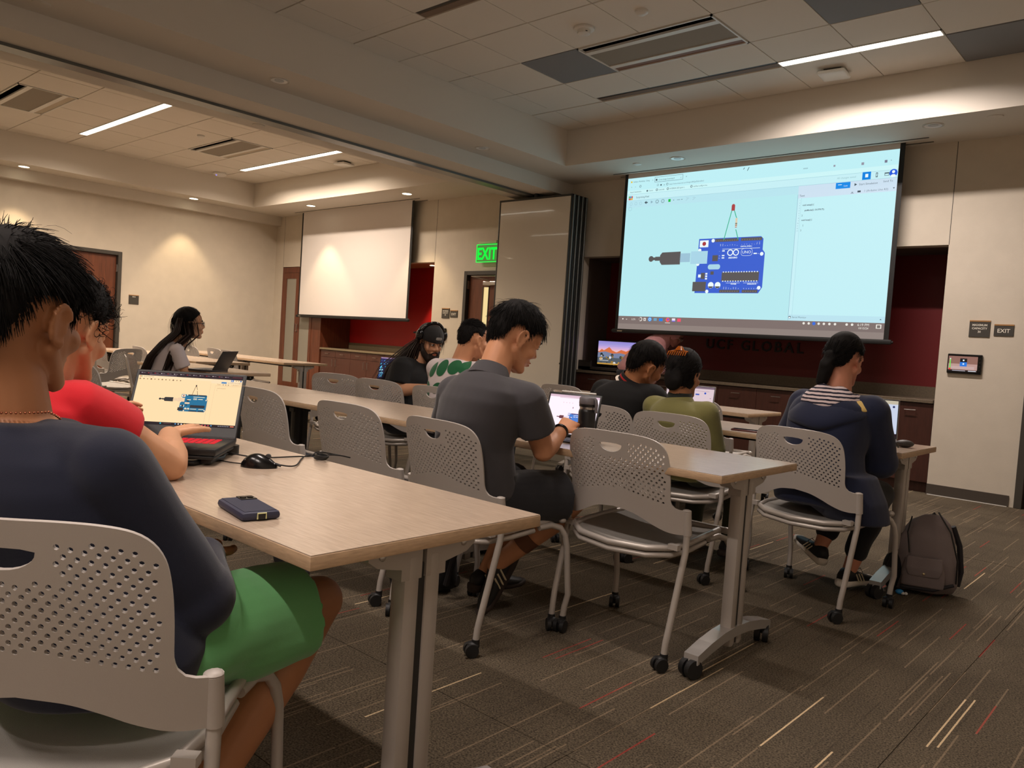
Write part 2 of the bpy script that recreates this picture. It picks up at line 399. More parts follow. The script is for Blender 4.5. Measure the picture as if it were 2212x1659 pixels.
xl = [-12.93, -12.70, -12.07, -11.43, -10.80, -10.16, -9.53, -8.89, -8.25, -7.88]
tiles(xl, [(-11.43, -10.16, 2.76, 3.4), (-11.43, -10.16, 5.3, 5.94)], [])
# slot strips between the tile rows (bronze slots, blanks elsewhere)
mb = MB(); BR = mat('bronze_slot', (120, 100, 84), .6)
for y0, y1 in SL:
    mb.mat(TILE).box(-5.888, -4.93, y0+.003, y1-.003, CE, CE+.01); mb.box(-1.745, .19, y0+.003, y1-.003, CE, CE+.01)
    mb.box(-12.92, -12.08, y0+.003, y1-.003, CE, CE+.01).box(-9.34, -7.89, y0+.003, y1-.003, CE, CE+.01)
    mb.mat(BR).box(-4.92, -3.03, y0+.045, y1-.004, CE+.002, CE+.01).mat(BLACK).box(-4.92, -3.03, y0, y0+.04, CE+.004, CE+.012)
o = link('ceiling_slot', mb.mesh('ceiling_slot'), ce)

# linear lamps
GLW = _em((255, 244, 226), 7.0)
def linear(xs, y0, y1, label, watts, group=None, color=None):
    x0, x1 = xs; xc, yc = (x0+x1)/2, (y0+y1)/2
    t = empty('linear_ceiling_light', (xc, yc, CE)); tag(t, label, 'ceiling light', group)
    hw, hd = (x1-x0)/2, (y1-y0)/2
    MB().box(-hw, hw, -hd, -hd+.012, -.008, .02).box(-hw, hw, hd-.012, hd, -.008, .02).box(-hw, -hw+.01, -hd, hd, -.008, .02).box(hw-.01, hw, -hd, hd, -.008, .02).build('frame', t, WHITEP)
    n = 3 if x1-x0 > 2 else 2
    for k in range(n):
        a = -hw+.012+(2*hw-.024)*k/n; b_ = -hw+.012+(2*hw-.024)*(k+1)/n-.004
        MB().box(a, b_, -hd+.013, hd-.013, .0, .012).build('diffuser', t, GLW)
    ld = bpy.data.lights.new('linear_lamp', 'AREA'); ld.shape = 'RECTANGLE'; ld.size = x1-x0-.04; ld.size_y = y1-y0-.03; ld.energy = watts; ld.spread = R(152); ld.color = (1, .865, .79) if xc > -7 else (1, .81, .645)
    lo = bpy.data.objects.new('linear_lamp', ld); COL.objects.link(lo); lo.location = (0, 0, -.012); lo.parent = t
    return t
linear((-3.02, -1.75), *SL[3], 'bright linear ceiling light near the projector wall', LIN_R)
linear((-3.02, -1.75), *SL[2], 'linear ceiling light above the middle of the near room', LIN_R*.16)
linear((-3.02, -1.75), *SL[1], 'linear ceiling light above the near table row', LIN_R*.48)
linear((-3.02, -1.75), *SL[0], 'linear ceiling light above the back of the near room', LIN_R*.4)
linear((-1.115, .155), *SL[0], 'added unseen linear ceiling light behind the camera brightening the near chair back', LIN_R*.6)  # added lamp out of view, brightens the back of the nearest chair
linear((-12.07, -9.35), *SL[3], 'linear ceiling light of the far room nearest its blank screen', LIN_L)
linear((-12.07, -9.35), *SL[2], 'three-part linear ceiling light in the far room, second from the blank screen', LIN_L)
linear((-12.07, -9.35), *SL[1], 'linear ceiling light above the far room, third from the blank screen', LIN_L)
linear((-12.07, -9.35), *SL[0], 'linear ceiling light above the back of the far room', LIN_L*.7)
# air diffusers
def diffuser(xc, yc, label, w=1.262, d=.625):
    t = empty('air_diffuser', (xc, yc, CE)); tag(t, label, 'air vent')
    W2, D2 = w/2, d/2
    MB().box(-W2, W2, -D2, -D2+.014, -.012, .01).box(-W2, W2, D2-.014, D2, -.012, .01).box(-W2, -W2+.014, -D2, D2, -.012, .01).box(W2-.014, W2, -D2, D2, -.012, .01).build('frame', t, WHITEP)
    MB().box(-W2+.014, W2-.014, -D2+.014, D2-.014, .006, .02).build('backing', t, BLACK)
    MB().box(-W2+.014, W2-.014, D2-.1, D2-.014, -.002, .006).build('slot', t, mat('bronze_slot2', (132, 96, 76), .6) if xc > -7 else mat('cream_slot', (190, 178, 158), .6))
    MB().box(-W2+.014, W2-.014, -D2+.1, -D2+.155, -.012, .01).build('blade', t, WHITEP)
    MB().box(-W2+.014, W2-.014, D2-.155, D2-.1, -.012, .01).build('blade', t, WHITEP)
    MB().box(-W2+.014, W2-.014, -D2+.155, D2-.155, -.004, .01).build('panel', t, mat('diffuser_panel', (146, 138, 126), .8))
diffuser(-3.655, 5.62, 'wide air diffuser in the ceiling in front of the projector screen')
diffuser(-3.655, 3.08, 'wide air diffuser above the middle of the near room')
diffuser(-10.795, 5.62, 'air diffuser between the two linear lights of the far room')
diffuser(-10.795, 3.08, 'air diffuser of the far room, at the left edge of the photo')
# downlights
def downlight(x, y, on, label, aim=(0, 0)):
    t = empty('downlight', (x, y, SOF)); tag(t, label, 'downlight', None)
    MB().lathe([(.085, -.004), (.085, 0), (.07, .001), (.07, -.006)], n=28, caps=False).build('trim_ring', t, WHITEP, 40)
    mb = MB(); n = 24; vs = []; fs = []
    for r, z in ((.07, -.004), (.06, .0), (.035, .0005)): vs += [(r*math.cos(2*PI*j/n), r*math.sin(2*PI*j/n), z-.002) for j in range(n)]
    for i in range(2):
        for j in range(n): fs.append((i*n+j, (i+1)*n+j, (i+1)*n+(j+1) % n, i*n+(j+1) % n))
    mb.add(vs, fs).build('reflector', t, mat('reflector_chrome', (236, 236, 236), .4, metal=.6) if not on else _em((255, 240, 205), 6))
    MB().cyl((0, 0, -.005), .04, .003, 20).build('lamp', t, _em((255, 240, 210), 9) if on else mat('unlit_lens', (200, 204, 206), .3))
    if on:
        ld = bpy.data.lights.new('downlight_lamp', 'SPOT'); ld.energy = DOWN; ld.spot_size = R(74); ld.spot_blend = .5; ld.shadow_soft_size = .03; ld.color = (1, .74, .44)
        lo = bpy.data.objects.new('downlight_lamp', ld); COL.objects.link(lo); lo.location = (0, 0, -.03); lo.parent = t
downlight(-13.17, 6.25, True, 'lit downlight throwing a cone of light above the woman with glasses')
downlight(-13.17, 3.70, True, 'lit downlight over the left wall at the left photo edge')
downlight(-13.17, 1.15, True, 'lit downlight over the left wall behind the seated people')
downlight(-11.63, 7.55, True, 'lit downlight above the left part of the blank screen')
downlight(-9.13, 7.55, True, 'lit downlight above the right edge of the blank screen')
downlight(-6.19, 3.64, False, 'unlit downlight in the beam soffit, nearer the camera')
downlight(-6.20, 6.15, False, 'unlit downlight in the beam soffit near the front wall')
downlight(-4.55, 7.49, False, 'unlit downlight above the left half of the projector screen')
downlight(-2.02, 7.46, False, 'unlit downlight right of the projector screen')
downlight(-9.45, 8.42, True, 'small lit downlight inside the red niche of the far room')
t_ = [o for o in bpy.data.objects if o.name.startswith('downlight') and o.get('label', '').startswith('small lit')][0]; t_.location.z = 2.325; t_.scale = (.6, .6, .6)
[o for o in bpy.data.objects if o.type == 'LIGHT' and o.parent == t_][0].data.energy = 80
# small ceiling fittings
def fitting(name, x, y, z, label, cat, r=.06, h=.02, m=WHITEP, prof=None):
    t = MB().lathe(prof or [(r, 0), (r*.98, -h*.5), (r*.6, -h)], (0, 0, 0), 24).build(name, None, m, 40); t.location = (x, y, z); tag(t, label, cat); return t
t = empty('smoke_detector', (-3.97, 4.99, CE-.004)); tag(t, 'round white smoke detector left of the wide air diffuser', 'smoke detector')
MB().lathe([(.082, 0), (.082, -.014), (.06, -.02)], n=28).build('base', t, WHITEP, 40)
MB().lathe([(.055, -.02), (.05, -.045), (.03, -.052)], n=28).build('head', t, WHITEP, 40)
for k in range(3): MB().box(-.008, .008, .03, .052, -.04, -.03).build('vent', t, BLACK).rotation_euler = (0, 0, k*2.1)
fitting('sprinkler_cover', -3.42, 4.97, CE-.004, 'small white sprinkler cover just above the wide air diffuser', 'sprinkler', .05, .03)
fitting('sprinkler_cover', -10.45, 5.02, CE-.004, 'white sprinkler cover in the far room ceiling', 'sprinkler', .05, .03)
fitting('sprinkler_cover', -6.23, 1.82, SOF, 'flat sprinkler cover on the beam soffit at the top left corner', 'sprinkler', .06, .01, CEILP)
fitting('sprinkler_cover', -7.12, 3.99, 3.11, 'flat sprinkler cover under the dropped beam', 'sprinkler', .06, .012, CEILP)
fitting('sprinkler_cover', -5.08, 7.51, SOF, 'flat sprinkler cover above the left edge of the projector screen', 'sprinkler', .05, .012)
fitting('sprinkler_cover', -1.55, 7.44, SOF, 'flat sprinkler cover on the soffit at the right photo edge', 'sprinkler', .06, .008, CEILP)
fitting('sprinkler_cover', -13.2, 5.3, SOF, 'small sprinkler cover between the left wall downlights', 'sprinkler', .045, .01, CEILP)
def access_point(x, y, label, s=1):
    t = empty('access_point', (x, y, CE-.004), .1); tag(t, label, 'access point')
    MB().box(-.07, .07, -.07, .07, -.02, 0).build('bracket', t, DARKALU)
    MB().box(-.115, .115, -.115, .115, -.052, -.02, .02).build('cover', t, WHITEP, 50)
access_point(-2.69, 6.88, 'square white wireless box under the ceiling by the bright linear light')
access_point(-9.89, 6.95, 'square white wireless box in the far room by the blank screen')
t = empty('ceiling_speaker', (-12.62, 6.41, CE-.004)); tag(t, 'round white ceiling sensor with a blue light at the far tray corner', 'sensor')
MB().lathe([(.10, 0), (.11, -.03), (.07, -.06), (.03, -.068)], n=28).build('dome', t, WHITEP, 40)
MB().ell((.03, -.07, -.055), (.01, .01, .006)).build('indicator', t, _em((110, 110, 255), 3))
MB().box(-.02, .02, -.02, .02, -.01, 0).build('bracket', t, BLACK)

# ---------------------------------------------------------------- projector screens
UIT = (186, 236, 242)
def screen(x0, x1, y, z0, label, lit):
    t = empty('projector_screen', ((x0+x1)/2, y, SOF)); tag(t, label, 'projector screen')
    W = x1-x0; hw = W/2; H = SOF-z0
    b = MB(); b.mat(SCREENB).box(-hw, hw, .0, .004, -H, 0); b.build('backing', t)
    MB().box(-hw+.045, hw-.045, -.003, 0, -H+.03, 0).build('canvas', t, SCREENW)
    MB().box(-hw-.03, hw+.03, -.018, .02, -H-.022, -H+.024, .01).build('bottom_bar', t, SCREENB, 40)
    MB().cyl((-hw-.03, 0, -H), .012, -.012, 12, 'x').cyl((hw+.03, 0, -H), .012, .012, 12, 'x').build('end_cap', t, BLACK)
    MB().box(-hw+.05, -hw+.12, -.02, -.018, -H-.008, -H+.004).build('maker_plate', t, STEEL)
    MB().box(-hw-.12, hw+.22, -.09, -.082, -.006, 0).box(-hw-.12, hw+.22, .07, .078, -.006, 0).build('housing_trim', t, DARKALU)
    return t
sr = screen(-5.505, -2.365, 7.914, 1.40, 'large lit projector screen showing a circuit board drawing', True)
sl = screen(-12.515, -9.44, 7.964, 1.42, 'blank white projector screen in the far room', False)

BLU = (62, 98, 208); DK = (92, 88, 88); WH = (238, 250, 252); MID = (120, 150, 165)
def board(ui, X, Y, s, blu=BLU, dk=DK, wh=WH, detail=True, usb=(170, 214, 232)):
    """circuit board; X, Y map its own 0..1 frame into the screen"""
    def r(a, b, c, d, col, lay=3): ui.rect(X(a), Y(b), X(c), Y(d), col, lay)
    # coordinates are those of the projected picture (u, v)
    ui.put([(X(.332), Y(.575)), (X(.571), Y(.575)), (X(.580), Y(.560)), (X(.580), Y(.497)), (X(.589), Y(.478)), (X(.589), Y(.277)), (X(.576), Y(.242)), (X(.329), Y(.242))][::-1], blu, 2)
    r(.397, .552, .488, .570, dk); r(.497, .552, .575, .570, dk); r(.428, .245, .506, .262, dk); r(.515, .245, .573, .262, dk)
    r(.336, .523, .371, .565, wh); ui.circ(X(.354), Y(.544), .0075*s, (170, 60, 66), 4)
    for u, v in ((.389, .561), (.578, .472), (.577, .274), (.379, .252), (.338, .505), (.334, .420)): ui.circ(X(u), Y(v), .0065*s, wh, 4)
    r(.303, .422, .371, .500, usb, 5); r(.257, .435, .300, .490, (158, 196, 216) if usb[0] < 200 else usb, 3)
    ui.put([(X(.171), Y(.483)), (X(.180), Y(.500)), (X(.259), Y(.502)), (X(.259), Y(.421)), (X(.180), Y(.421)), (X(.171), Y(.440))][::-1], dk, 3)
    r(.15, .448, .172, .474, dk); ui.circ(X(.132), Y(.461), .011*s, dk, 3); r(.132, .452, .15, .470, dk)
    r(.391, .436, .413, .472, dk, 4); r(.388, .354, .401, .374, dk, 4)
    ui.rect(X(.384), Y(.386), X(.416), Y(.417), usb, 4); ui.circ(X(.384), Y(.4015), .0085*s, usb, 4, ry=.0155*s); ui.circ(X(.416), Y(.4015), .0085*s, usb, 4, ry=.0155*s)
    r(.433, .315, .574, .368, dk, 4)
    r(.319, .253, .373, .311, dk, 5); r(.350, .328, .366, .366, dk, 4); r(.339, .338, .350, .356, wh, 4)
    for q in (.330, .345, .360): r(.368, q-.005, .376, q+.005, wh, 4)
    for u in (.393, .420): ui.circ(X(u), Y(.290), .0115*s, wh, 4); ui.put([(X(u-.010), Y(.283)), (X(u+.010), Y(.283)), (X(u+.005), Y(.272)), (X(u-.005), Y(.272))][::-1], dk, 5)
    if not detail:
        for u in (.462, .480): ui.ring(X(u), Y(.485), .009*s, .0045*s, wh, 5)
        r(.395, .46, .43, .475, wh, 5); r(.50, .478, .545, .49, wh, 5); r(.45, .52, .56, .53, wh, 5); r(.44, .285, .5, .295, wh, 5); r(.52, .285, .57, .295, wh, 5)
        return
    for k in range(14):
        for v in (.311, .366): r(.437+k*.00985, v, .4415+k*.00985, v+.006, wh, 5)
    ui.line(X(.428), Y(.507), X(.570), Y(.507), .004, wh, 5);
    ui.line(X(.452), Y(.303), X(.505), Y(.303), .003, wh, 5); ui.line(X(.518), Y(.303), X(.573), Y(.303), .003, wh, 5)
    for u in (.4595, .4815): ui.ring(X(u), Y(.485), .0115, .0035, wh, 5)
    ui.text(X(.4595), Y(.480), '-', .012, wh, 6, cx=True); ui.text(X(.4815), Y(.480), '+', .014, wh, 6, cx=True)
    ui.text(X(.471), Y(.450), 'ARDUINO', .016, wh, 6, cx=True, bold=.001); ui.text(X(.522), Y(.477), 'UNO', .03, wh, 6, cx=True, wide=1.05)
    n = 20
    for i in range(n):
        a = 2*PI*i/n; b = 2*PI*(i+1)/n
        f = lambda q: (X(.522+.021*math.copysign(abs(math.cos(q))**.6, math.cos(q))), Y(.485+.022*math.copysign(abs(math.sin(q))**.6, math.sin(q))))
        ui.line(*f(a), *f(b), .003, wh, 5)
    ui.text(X(.519), Y(.516), 'DIGITAL (PWM~)', .012, wh, 6, cx=True, bold=.0006)
    ui.text(X(.482), Y(.293), 'POWER', .013, wh, 6, cx=True, bold=.0006); ui.text(X(.55), Y(.293), 'ANALOG IN', .013, wh, 6, cx=True, bold=.0006)
    top = ['AREF', 'GND', '13', '12', '~11', '~10', '~9', '8']; 
    for k, s_ in enumerate(top): ui.text(X(.421+k*.0092), Y(.525), s_, .008, wh, 6, rot=PI/2)
    for k, s_ in enumerate(['7', '~6', '~5', '4', '~3', '2', 'TX>1', 'RX<0']): ui.text(X(.503+k*.0094), Y(.528), s_, .008, wh, 6, rot=PI/2)
    for k, s_ in enumerate(['IOREF', 'RESET', '3.3V', '5V', 'GND', 'GND', 'Vin']): ui.text(X(.446+k*.0094), Y(.265), s_, .0075, wh, 6, rot=PI/2)
    for k in range(6): ui.text(X(.523+k*.0094), Y(.266), 'A%d' % k, .008, wh, 6, rot=PI/2)
    for v, s_ in ((.494, 'L'), (.466, 'TX'), (.452, 'RX')): r(.428, v-.001, .438, v+.006, wh, 5); ui.text(X(.4165), Y(v-.001), s_, .008, wh, 6)
    r(.548, .472, .560, .479, wh, 5); ui.text(X(.562), Y(.472), 'ON', .008, wh, 6)
    for k in range(10): r(.400+k*.0088, .557, .4045+k*.0088, .561, (140, 120, 112), 5)
    for k in range(8): r(.500+k*.0092, .557, .5045+k*.0092, .561, (140, 120, 112), 5)
    for k in range(8): r(.431+k*.0092, .251, .4355+k*.0092, .255, (140, 120, 112), 5)
    for k in range(6): r(.518+k*.0092, .251, .5225+k*.0092, .255, (140, 120, 112), 5)
ui = UI(3.05, 1.81); ui.e = 1.0
I = lambda a: a
ui.rect(0, .088, 1, .86, UIT, 0, .98)
ui.put([(0, .915), (0, .86), (1, .86), (1, .915)], (206, 246, 248), 0); ui.rect(0, .915, 1, .995, (192, 240, 246), 0)
ui.rect(0, 0, 1, .088, (140, 124, 120), 0, .8); ui.rect(0, 0, 1, .038, (150, 136, 130), .5, .9)
ui.rect(0, .845, 1, .890, (200, 240, 246), .5); ui.rect(0, .802, 1, .848, (186, 230, 240), .6)
ui.rect(.690, .088, 1, .806, (200, 240, 247), .8); ui.rect(.7, .1, 1, .778, (196, 240, 246), 1.2); ui.rect(.690, .778, 1, .848, (206, 226, 242), 1)
ui.rect(.689, .088, .6905, .80, (150, 190, 206), 1.6); ui.rect(.702, .1, .7028, .778, (170, 210, 222), 1.8); ui.rect(.69, .088, 1, .122, (188, 228, 240), 1.8)
ui.line(0, .889, 1, .889, .004, (168, 214, 224), 2); ui.line(0, .848, 1, .848, .003, (160, 205, 218), 2)
g1 = (70, 84, 94); g2 = (110, 130, 142)
ui.text(.026, .966, 'Arduino Workshop - Goog', .017, g1, 3, wide=.82); ui.text(.112, .967, 'x', .014, g1, 3); ui.rect(.014, .965, .021, .976, (226, 196, 60), 3)
for a in ((.123, .955, .244, .955), (.244, .955, .244, .986), (.244, .986, .123, .986), (.123, .986, .123, .955)): ui.line(*a, .004, g2, 3)
ui.text(.139, .964, 'Circuit design Surprising K', .017, g1, 4, wide=.82); ui.rect(.127, .963, .134, .975, g1, 4); ui.text(.234, .965, 'x', .014, g1, 4); ui.text(.256, .964, '+', .022, g1, 4)
ui.text(.016, .932, '<', .018, g1, 3); ui.text(.034, .932, '>', .018, g2, 3); ui.ring(.059, .938, .0045, .0013, g1, 3)
ui.ring(.138, .935, .004, .001, g1, 3); ui.rect(.149, .929, .155, .938, g1, 3); ui.text(.163, .929, 'ab', .014, g1, 3); ui.ring(.179, .935, .0045, .0013, g1, 3)
ui.text(.188, .929, 'https://www.tinkercad.com/things/e28tSppfGtbredited', .016, g2, 3, wide=.88)
ui.text(.014, .900, 'Import bookmarks...', .016, g1, 3, wide=.88); ui.circ(.092, .904, .0035, g1, 3); ui.text(.099, .900, 'Canvas', .016, g1, 3, wide=.88)
ui.ring(.135, .905, .0045, .0018, g1, 3); ui.text(.143, .900, 'Leetcode', .016, g1, 3, wide=.88); ui.ring(.183, .905, .0045, .0018, g1, 3); ui.text(.191, .900, 'NYSERDA 2025 Ignite I...', .016, g1, 3, wide=.85)
ui.ring(.283, .905, .0045, .0018, g1, 3); ui.text(.291, .900, 'dotfiles/.config at ma...', .016, g1, 3, wide=.88)
for i, c in enumerate(((205, 70, 60), (226, 130, 50), (225, 190, 60), (90, 170, 80), (70, 140, 200), (210, 90, 90))): ui.rect(.009+(i % 3)*.0065, .853+(i//3)*.013, .015+(i % 3)*.0065, .865+(i//3)*.013, c, 3)
ui.text(.043, .862, 'Surprising Kaal', .021, g1, 3)
for u in (.022, .044, .066): ui.ring(u, .827, .006, .001, (150, 190, 205), 3)
ui.put([(.083, .829), (.092, .840), (.092, .818)], g1, 3); ui.rect(.09, .825, .098, .832, g1, 3); ui.put([(.122, .829), (.112, .838), (.112, .820)], (140, 175, 190), 3)
for u in (.140, .165):
    ui.ring(u, .829, .0075, .0016, g1, 3, 6); ui.text(u, .824, 'c', .012, g1, 3, cx=True)
ui.rect(.189, .820, .199, .838, (40, 190, 70), 3)
for u in (.212, .247, .992): ui.put([(u-.003, .831 if u < .5 else .797), (u+.003, .831 if u < .5 else .797), (u, .826 if u < .5 else .790)][::-1], g1, 3)
ui.rect(.226, .8275, .240, .830, g2, 3)
for u in (.27, .298): ui.line(u-.006, .82, u+.006, .836, .003, (150, 180, 195), 3); ui.line(u-.006, .836, u+.002, .836, .003, (150, 180, 195), 3)
ui.ring(.019, .795, .008, .001, (150, 190, 205), 3)
# wires, lamp and resistor
GRN = (60, 178, 140)
ui.line(.4305, .562, .453, .735, .009, GRN, 4); ui.line(.463, .735, .474, .688, .009, GRN, 4); ui.line(.474, .622, .486, .562, .009, GRN, 4)
ui.rect(.4515, .735, .4645, .764, (172, 70, 72), 5); ui.circ(.458, .764, .0065, (172, 70, 72), 5)
ui.rect(.4702, .640, .4775, .688, (222, 206, 176), 5); ui.circ(.4738, .684, .0042, (222, 206, 176), 5)
for v, c in ((.655, (70, 70, 70)), (.645, (150, 70, 60)), (.633, (190, 120, 110))): ui.rect(.4702, v, .4775, v+.005, c, 6)
board(ui, I, I, 1)
# code panel
ui.text(.695, .786, 'Text', .020, g1, 3)
for k in range(13): ui.text(.6965 if k < 9 else .6935, .762-k*.0142*1.0, str(k+1), .012, (140, 170, 182), 3)
cg = (88, 100, 112)
for u, v, s_ in ((.708, .734, 'void setup() {'), (.716, .704, 'pinMode(5, OUTPUT);'), (.708, .677, '}'), (.708, .650, 'void loop() {'), (.714, .621, '|'), (.708, .594, '}')): ui.text(u, v, s_, .015, cg, 3, bold=.0006)
ui.text(.703, .103, 'Serial Monitor', .018, g2, 3); ui.rect(.691, .101, .699, .113, g1, 3); ui.rect(.692, .102, .698, .109, WH, 4); ui.put([(.984, .104), (.99, .104), (.987, .11)], g1, 3)
ui.rect(.894, .850, .920, .891, (20, 132, 226), 4); ui.rect(.903, .862, .912, .880, WH, 5)
ui.rect(.935, .858, .941, .882, g1, 4); ui.rect(.9365, .862, .9395, .878, (200, 240, 246), 5); ui.rect(.961, .862, .975, .878, g1, 4); ui.rect(.9625, .864, .9735, .872, (200, 240, 246), 5)
ui.circ(.987, .873, .012, (44, 92, 222), 4); ui.circ(.987, .879, .0045, WH, 5); ui.circ(.987, .858, .0075, WH, 5, ry=.008)
ui.rect(.813, .813, .859, .846, (30, 140, 232), 4); ui.rect(.820, .833, .832, .836, WH, 5); ui.text(.838, .823, 'Code', .012, WH, 5)
ui.put([(.872, .821), (.872, .836), (.880, .8285)], g1, 4); ui.text(.886, .823, 'Start Simulation', .019, cg, 4); ui.text(.959, .828, 'Send To', .018, cg, 4)
ui.text(.815, .866, 'All changes saved', .018, (150, 190, 196), 4); ui.text(.903, .786, '1 (Arduino Uno R3)', .019, (110, 122, 136), 4)
ui.rect(.862, .782, .872, .784, g1, 4); ui.put([(.864, .790), (.870, .790), (.867, .785)][::-1], g1, 4); ui.rect(.883, .785, .893, .795, g1, 4); ui.text(.906-.008, .786, '', .01, g1, 4)
for u, v, a, b in ((.50, .965, .506, .985), (.485, .975, .489, .985)): ui.line(u, v, a, b, .006, (40, 50, 56), 3)
ui.rect(.70, .940, .716, .946, (160, 200, 208), 3); ui.rect(.80, .936, .806, .946, (150, 150, 165), 3); ui.rect(.888, .93, .896, .944, (150, 150, 165), 3); ui.rect(.958, .93, .966, .944, (120, 120, 140), 3); ui.text(.975, .935, '=', .016, g1, 3)
# task bar
tw = (236, 232, 224)
ui.circ(.022, .069, .003, tw, 3); ui.text(.036, .063, 'w', .02, tw, 3); ui.text(.062, .063, '2.2%', .021, tw, 3)
ui.ring(.104, .070, .008, .003, tw, 3, 12); ui.rect(.097, .06, .104, .08, (140, 124, 120), 3.5); ui.rect(.118, .060, .128, .079, tw, 3); ui.rect(.121, .064, .125, .074, (120, 110, 110), 4)
ui.circ(.146, .071, .0085, (60, 150, 230), 3); ui.ring(.146, .071, .005, .0015, WH, 4); ui.rect(.163, .062, .177, .080, (110, 160, 190), 3); ui.rect(.187, .061, .203, .079, (40, 130, 235), 3)
ui.circ(.2245, .071, .0085, (240, 96, 90), 3); ui.circ(.2265, .073, .004, (130, 80, 220), 4); ui.rect(.214, .050, .236, .053, tw, 3)
ui.rect(.243, .061, .257, .081, (236, 226, 240), 3); ui.rect(.243, .061, .257, .067, (120, 110, 230), 4); ui.rect(.266, .061, .281, .081, (240, 84, 110), 3)
for u in (.745, .762, .795, .812, .830, .848, .885, .902): ui.circ(u, .075, .0042, tw, 3, 8)
ui.circ(.779, .075, .0055, (60, 110, 220), 3)
ui.text(.918, .069, '6:19 PM', .025, tw, 3, wide=.95); ui.text(.921, .052, '10/15/24', .020, tw, 3, wide=.95); ui.rect(.975, .058, .991, .080, tw, 3); ui.rect(.978, .061, .988, .076, (120, 110, 106), 4)
o = ui.build('projected_image', sr); o.location = (-5.46-(-5.505-2.365)/2, -.0036, 1.42-SOF)

# ---------------------------------------------------------------- folding partition stack
pp = empty('folding_partition', (-6.735, 7.72, 0)); tag(pp, 'stacked folding partition panels with a glossy white face', 'partition')
for k in range(4):
    y = k*.085; W2 = .615
    p = MB().box(-W2+.02, W2-.02, y-.03, y+.03, .02, 3.04).build('panel', pp, WBOARD if k == 0 else mat('panel_fabric', (150, 140, 126), .8))
    MB().mat(DARKALU).box(-W2, -W2+.022, y-.036, y+.036, .01, 3.06, .006).box(W2-.022, W2, y-.036, y+.036, .01, 3.06, .006).box(-W2, W2, y-.036, y+.036, 3.035, 3.06).box(-W2, W2, y-.036, y+.036, .0, .03).build('frame', p, None, 40)
    MB().tube([(W2+.008, y, .02), (W2+.008, y, 3.05)], .016, 10).build('edge_tube', p, ALU, 40)
    MB().cyl((0, y, 3.05), .03, .06, 14).build('trolley', p, BLACK, 40)
MB().cyl((.60, -.04, .95), .012, .008, 12, 'y').build('latch', pp, BLACK)

# ---------------------------------------------------------------- doors
def door(n, x0, x1, zt, pl, axis, label_parts, lite=None, hinge=1, closer=False):
    """leaf in the plane pl of axis y (front wall) or x (left wall)"""
    t = empty('door_%d' % n); t['kind'] = 'structure'
    def bx(a0, a1, d0, d1, z0, z1, **k):
        return MB().box(a0, a1, pl+d0, pl+d1, z0, z1, **k) if axis == 'y' else MB().box(pl-d1, pl-d0, a0, a1, z0, z1, **k)
    f = .06
    for a0, a1, z0, z1 in ((x0-f, x0, 0, zt+f), (x1, x1+f, 0, zt+f), (x0, x1, zt, zt+f)): bx(a0, a1, -.02, .12, z0, z1, b=.004).build('door_frame', t, FRAMEM)
    if lite:
        l0, l1, m0, m1 = lite
        for a0, a1, z0, z1 in ((x0+.01, l0, .01, zt-.005), (l1, x1-.01, .01, zt-.005), (l0, l1, .01, m0), (l0, l1, m1, zt-.005)): bx(a0, a1, .04, .085, z0, z1).build('door_panel', t, DOORW)
        g = bx(l0, l1, .055, .065, m0, m1).build('vision_pane', t, _em((255, 226, 160), .9)); g['label'] = 'narrow glass pane lit from the corridor'
        for a0, a1, z0, z1 in ((l0-.012, l0, m0-.012, m1+.012), (l1, l1+.012, m0-.012, m1+.012)): bx(a0, a1, .034, .04, z0, z1).build('lite_trim', t, FRAMEM)
    else: bx(x0+.01, x1-.01, .04, .085, .01, zt-.005).build('door_panel', t, DOORW)
    hx = x1 if hinge > 0 else x0
    for z in (.25, 1.12, 1.98): bx(hx-.012, hx+.012, .0, .04, z-.06, z+.06).build('hinge', t, STEEL)
    lx = x0+.07 if hinge > 0 else x1-.07
    bx(lx-.03, lx+.03, .03, .04, .9, 1.12).build('handle_plate', t, STEEL)
    k = MB().tube([(lx, pl, 1.0), (lx, pl-.05, 1.0), (lx+.1*(1 if hinge > 0 else -1), pl-.05, 1.0)] if axis == 'y' else [(pl, lx, 1.0), (pl+.05, lx, 1.0), (pl+.05, lx+.1, 1.0)], .009, 8).build('door_handle', t, STEEL, 40)
    if closer:
        bx(x0+.33, x0+.62, -.02, .035, zt-.15, zt-.09, b=.01).build('door_closer', t, STEEL)
        MB().tube([(x0+.45, pl-.02, zt-.08), (x0+.2, pl-.12, zt-.03), (x0+.62, pl-.02, zt-.02)], .008, 6).build('closer_arm', t, STEEL)
    return t
door(1, 4.35, 5.21, 2.19, XL, 'x', None, hinge=1)
door(2, -8.29, -7.43, 2.12, FY, 'y', None, lite=(-7.995, -7.885, .9, 1.95), hinge=-1, closer=True)
door(3, -1.20, -.36, 2.12, FY, 'y', None, hinge=1)

